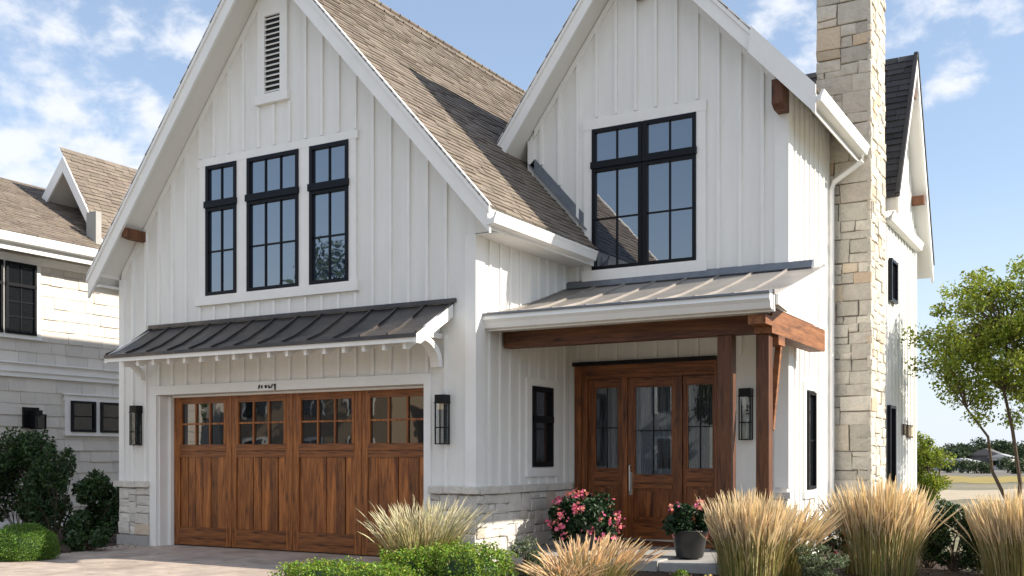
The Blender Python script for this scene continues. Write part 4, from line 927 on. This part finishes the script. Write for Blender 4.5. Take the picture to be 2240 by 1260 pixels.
# flower pots
def pot(x, y, z, r, h, label, rf, nleaf, nfl, seed, cz, fm='pink'):
    t = thing('flower_pot', (x, y, z), label, 'flower pot', 'potted flowers beside the entry door'); rs = np.random.RandomState(seed)
    m = MB(); m.lathe([(r*.68, 0), (r*.74, .02), (r*.86, h*.45), (r, h*.92), (r*1.06, h*.93), (r*1.06, h), (r*.94, h), (r*.92, h-.03)], (x, y, z), 28); m.build('pot', 'pot', t, smooth=True)
    P = blob_points((x, y, cz), rf, nleaf, rs, 26, .45); P = P[P[:, 2] > z+h*.55]
    leaves('foliage', P, .065, 'leafflower', t, seed+1, .75)
    Fp = blob_points((x, y, cz), [v*1.12 for v in rf], nfl, rs, max(26, nfl//7), .84, cr=.17)
    flowers('blooms', Fp[Fp[:, 2] > z+h*.7],   .050, fm, t, seed+2)
    return t
pot(-6.50, 13.25, .12, .24, .24, 'large round mass of pink and coral flowers in a dark pot left of the door', (.50, .46, .40), 9500, 520, 41, .53)
pot(-4.83, 12.95, .12, .235, .36, 'smaller pink flowering plant in a dark pot between the entry door and grass', (.30, .28, .25), 2600, 120, 51, .60)
# ornamental grasses
G = 'ornamental grasses in the front bed'
grass_clump(gpos(1640, 12.3, -.02), 1.12, .17, 720, 'plume', 'golden feather reed grass in front of the porch posts, left of the downspout', G, 61, plen=.48, pw=.0092, base=.34)
grass_clump(gpos(1728, 12.6, -.02), .98, .36, 150, 'plume', 'thin golden grass tuft leaning right in front of the house corner', G, 67, lean=(.25, .1), plen=.42, pw=.011, blades=250, base=.10)
grass_clump(gpos(1925, 12.9, -.02), 1.24, .23, 820, 'plume', 'tallest golden feather reed grass, in front of the stone chimney', G, 62, plen=.52, pw=.0092, base=.40)
grass_clump(gpos(2235, 12.4, -.02), 1.12, .24, 700, 'plume', 'golden feather reed grass at the right edge, beneath the small tree', G, 63, plen=.5, pw=.0092, base=.40)
grass_clump(gpos(1290, 11.3, -.02), .66, .30, 240, 'plumered', 'rusty orange grass with arching plumes in front of the large pink flower pot', G, 64, lean=(.12, .07), plen=.26, pw=.0085, blades=500, arch=.6, base=.36)
grass_clump(gpos(925, 12.2, -.02), 1.02, .50, 420, 'plumepale', 'pale greenish fountain grass overlapping the right end of the garage door', G, 65, lean=(.02, .02), plen=.24, pw=.0055, blades=2200, arch=.45, base=.26)
grass_clump(gpos(1230, 11.0, -.02), .42, .34, 160, 'plumered', 'short yellowish grass at the bottom edge beside the pale perennial', G, 66, plen=.18, pw=.008, blades=400, arch=.8)

# --- trees
def tree(name, px, D, stems, crown, label, nleaf, size, m, seed, group=None, clumps=40, cr=.3, trunkr=.042):
    p = gpos(px, D); rs = np.random.RandomState(seed); t = thing(name, (p[0], p[1], -.03), label, 'tree', group)
    rt = Vector((.8655, .5009, 0)); bk = Vector((-.5009, .8655, 0)); B = Vector((p[0], p[1], -.03))
    c, r = crown; C = B+rt*c[0]+bk*c[1]+Vector((0, 0, c[2]))
    q = rs.normal(size=(clumps, 3)); q /= np.linalg.norm(q, axis=1)[:, None]; q *= rs.uniform(.35, .95, clumps)[:, None]
    cc = np.array([list(C+rt*float(a[0])*r[0]+bk*float(a[1])*r[1]+Vector((0, 0, float(a[2])*r[2]))) for a in q])
    tr = MB(); ends = []
    for s_ in stems:
        pts = [B+rt*a+bk*b_+Vector((0, 0, z)) for a, b_, z in s_]; n = len(pts)
        tr.tube(pts, [trunkr*(1-.6*i/(n-1)) for i in range(n)], 8); ends.append(pts[-1]); ends.append(pts[-2])
    for k in range(clumps):
        e = Vector(cc[k].tolist()); s0 = min(ends, key=lambda v_: (v_-e).length); mid = s0.lerp(e, .55)+Vector((0, 0, .12*r[2]))
        tr.tube([s0, mid, e], [trunkr*.32, trunkr*.2, trunkr*.08], 5)
        if trunkr < .1:
            for _ in range(5):
                d_ = Vector(rs.normal(size=3).tolist()).normalized()*cr*rs.uniform(.6, 1.1); b0 = mid.lerp(e, rs.uniform(.3, 1)); tr.tube([b0, b0+d_*.5+Vector((0, 0, .03)), b0+d_], [trunkr*.12, trunkr*.08, trunkr*.04], 4)
    tr.build('trunk', 'bark', t)
    k = rs.randint(0, clumps, nleaf); d = rs.normal(size=(nleaf, 3)); d /= np.linalg.norm(d, axis=1)[:, None]
    P = cc[k]+d*(rs.uniform(.1, 1, nleaf)**.6*rs.uniform(.7, 1.2, clumps)[k]*cr)[:, None]*np.array([1, 1, .7])
    leaves('crown', P, size, m, t, seed+3, .6, .4)
    return t
tree('small_tree', 2215, 18.0, [[(0, 0, 0), (-.05, 0, .6), (-.30, .1, 1.2), (-.42, 0, 1.8), (-.75, .1, 2.3)], [(.05, 0, 0), (.18, .1, 1.0), (.05, .1, 1.9), (-.15, 0, 2.6), (-.1, 0, 3.4)], [(.1, 0, 0), (.45, -.1, 1.2), (.6, 0, 2.4), (.8, 0, 3.3)]],
     ((.05, 0, 3.40), (1.85, 1.4, 1.50)), 'small multi-stemmed tree with airy yellow green leaves at the right edge', 27000, .068, 'leaftree', 71, clumps=170, cr=.30)
tree('young_tree', 2030, 24.5, [[(0, 0, 0), (.02, 0, .6), (0, 0, 1.2)], [(0, 0, 0), (.2, 0, .7), (.3, 0, 1.3)]], ((.0, 0, 1.15), (.42, .5, .95)), 'bushy young green tree standing just behind the rear wall corner', 5200, .075, 'leaftree', 72, clumps=30, cr=.26)
fr = 'distant trees beyond the field'
fl = ['dark round tree at the left end of the distant row, behind the pale low sheds', 'dark tree in the distant row, second from the left', 'broad dark tree rising behind the grey roofed far house', 'dark distant tree just right of the grey roofed far house', 'dark distant tree seen beneath the small multi-stemmed tree', 'last dark distant tree at the right edge of the picture', 'low olive tree in front of the distant row, beside the pale sheds']
for i, (px, D, rw_, h) in enumerate([(2078, 170, 3.2, 3.8), (2112, 165, 3.4, 4.2), (2150, 160, 3.6, 4.6), (2188, 158, 3.0, 4.1), (2215, 160, 3.4, 4.4), (2250, 150, 3.0, 3.9), (2095, 120, 1.5, 2.4)]):
    tree('distant_tree', px, D, [[(0, 0, 0), (0, 0, h*.3), (0, 0, h*.6)]], ((0, 0, h*.56), (rw_*.85, rw_*.8, h*.38)), fl[i], 1500, .42, 'leaffar', 80+i, fr, clumps=22, cr=1.1, trunkr=.2)
for i, (px, D, rw_, h) in enumerate([(2072, 98, 1.3, 1.1), (2118, 95, 1.7, 1.4), (2146, 92, 1.2, 1.0), (2205, 96, 2.2, 1.5), (2232, 90, 1.6, 1.3)]):
    tree('field_shrub', px, D, [[(0, 0, 0), (0, 0, h*.3), (0, 0, h*.6)]], ((0, 0, h*.5), (rw_*.85, rw_*.6, h*.42)), ['leftmost low shrub before the pale shed across the field', 'low shrub between the white shed and the grey roofed far house', 'smallest low shrub before the grey roofed far house', 'wide low shrub right of the small white far building', 'low shrub near the right edge across the field'][i], 900, .22, 'leaffar', 180+i, 'low shrubs across the field', clumps=14, cr=.5, trunkr=.1)
for i in range(12):
    px = 1900-i*170 if i > 3 else 2300+i*60
    if 300 < px < 2000: continue
    tree('distant_tree', px, 175+i*3, [[(0, 0, 0), (0, 0, 1.2), (0, 0, 2.4)]], ((0, 0, 2.6), (3.5, 3, 1.8)), 'dark distant tree outside the right edge of the field view', 900, .5, 'leaffar', 95+i, fr, clumps=16, cr=1.2, trunkr=.2)
# far houses and sheds
def far_house(px, D, w, h, roofh, wm, label, rm='rooffar', dep=6):
    p = gpos(px, D); t = thing('far_house', (p[0], p[1], -.03), label, 'house', 'small buildings across the field'); x, y = p[0], p[1]
    m = MB().box(x-w/2, x+w/2, y, y+dep, -.03, h); wl = m.build('wall', wm, t)
    m = MB().prism([(x-w/2-.3, h), (x, h+roofh), (x+w/2+.3, h)], y-.3, y+dep+.3, 'y'); m.build('roof', rm, t)
    for k in (-.25, .25): m = MB().box(x+w*k-.4, x+w*k+.4, y-.03, y+.01, h*.35, h*.75); m.build('window', 'darkpane', t)
far_house(2066, 115, 2.4, 1.0, .35, 'wallfar', 'low pale shed left of the olive tree across the field', 'wallfar')
far_house(2098, 112, 2.6, .95, .35, 'wallfar', 'low white shed below the dark trees across the field', 'wallfar')
far_house(2155, 118, 3.2, 1.6, .8, 'rooffar', 'grey roofed dark house with pale chimney stack across the field')
far_house(2187, 116, 2.0, 1.4, .4, 'wallfar', 'small bright white building right of the grey roofed far house', 'wallfar')

# --- houses across the street (seen in the window and door glass)
def street_house(x, y, w, h, rh, wm, rm, label, dep=9):
    t = thing('street_house', (x, y, -.03), label, 'house', 'houses across the street')
    m = MB().box(x-w/2, x+w/2, y-dep, y, -.03, h); wl = m.build('wall', wm, t)
    m = MB().prism([(x-w/2-.5, h-.1), (x, h+rh), (x+w/2+.5, h-.1)], y-dep-.4, y+.4, 'y'); m.build('roof', rm, t)
    m = MB().prism([(x-w/2+.2, h), (x, h+rh-.4), (x+w/2-.2, h)], y+.401, y+.44, 'y'); m.build('gable_face', wm, t)
    for k in (-.3, .05, .33):
        for z in ((.9, 2.3), (3.6, 5.0)):
            if z[1] > h: continue
            m = MB().box(x+w*k-.7, x+w*k+.7, y, y+.05, *z); f = m.build('window', 'darkpane', t)
            m = MB(); m.box(x+w*k-.85, x+w*k-.701, y, y+.07, z[0]-.12, z[1]+.12); m.box(x+w*k+.701, x+w*k+.85, y, y+.07, z[0]-.12, z[1]+.12); m.box(x+w*k-.70, x+w*k+.70, y, y+.07, z[1], z[1]+.12); m.box(x+w*k-.03, x+w*k+.03, y+.051, y+.07, *z)
            m.build('frame', 'trim', f)
    m = MB().box(x-w*.12-.6, x-w*.12+.6, y, y+.06, 0, 2.1); m.build('door', 'door', t)
    return t
struct('street', MB().box(-90, 30, -13, -6.5, -.026, -.016), 'gravel')
street_house(-66, -18, 13, 5.4, 3.2, 'wallbeige', 'shingle', 'beige two storey house across the street, farthest down the row')
street_house(-50, -19, 12, 5.6, 3.0, 'cedar', 'rooffar', 'pale shingled house across the street with dark roof')
street_house(-36, -17, 11, 5.4, 3.4, 'wallbeige', 'rooffar', 'beige house across the street facing the garage door')
street_house(-22, -18, 11, 5.6, 3.2, 'wallfar', 'shingle', 'white house across the street facing the entry porch')
street_house(-7, -19, 11, 5.3, 3.0, 'wallbeige', 'rooffar', 'tan house across the street, nearest the viewer')
for i, (x, y, h) in enumerate([(-30, -13.5, 11.5), (-43.5, -15, 5.5), (-14, -15, 6.5), (-58, -15, 6)]):
    t = thing('street_tree', (x, y, -.03), ['street tree between the beige house and the white house across the street', 'street tree between the shingled and beige houses across the street', 'street tree left of the tan house across the street', 'street tree beside the farthest beige house across the street'][i], 'tree', 'trees across the street')
    MB().tube([(x, y, -.03), (x+.1, y, h*.3), (x, y, h*.6)], [.16, .12, .06], 8).build('trunk', 'bark', t)
    rs = np.random.RandomState(300+i); P = blob_points((x, y, h*.68), (1.3+h*.1, 1.3+h*.1, h*.33), 3200, rs, 26); leaves('crown', P, .28, 'leaffar', t, 310+i)

# scattered fallen leaves and grit on the drive
rs = np.random.RandomState(900); P = np.stack([rs.uniform(-13.3, -8.2, 130), rs.uniform(7.5, 11.6, 130), np.full(130, .006)], 1)
P = P[(P[:, 0] > -13.0) | (P[:, 1] > 9.5)]; V, F = leaf_quads(P, .035, rs, .5, 6, .05); mb = MB(); mb.v = V.tolist(); mb.f = F
tag(mb.build('fallen_leaves', 'stalk'), 'small dry leaves scattered on the driveway', 'leaves', kind='stuff')
rs = np.random.RandomState(901); P = np.stack([rs.uniform(-18.5, 1.5, 9000), rs.uniform(7.5, 15.5, 9000), rs.uniform(-.01, .012, 9000)], 1)
P = P[((P[:, 0] < -13.35) | (P[:, 0] > -7.9)) & ((P[:, 1] < 12.2) | (P[:, 0] < -14.3) | (P[:, 0] > -3.4)) & ((P[:, 0] > -6.9) | (P[:, 0] < -13) | (P[:, 1] < 11.5))]; V, F = leaf_quads(P, .045, rs, .45, 1.2, .1); mb = MB(); mb.v = V.tolist(); mb.f = F
tag(mb.build('mulch_chips', 'mulch'), 'dark bark chips covering the planting beds', 'mulch', kind='stuff')
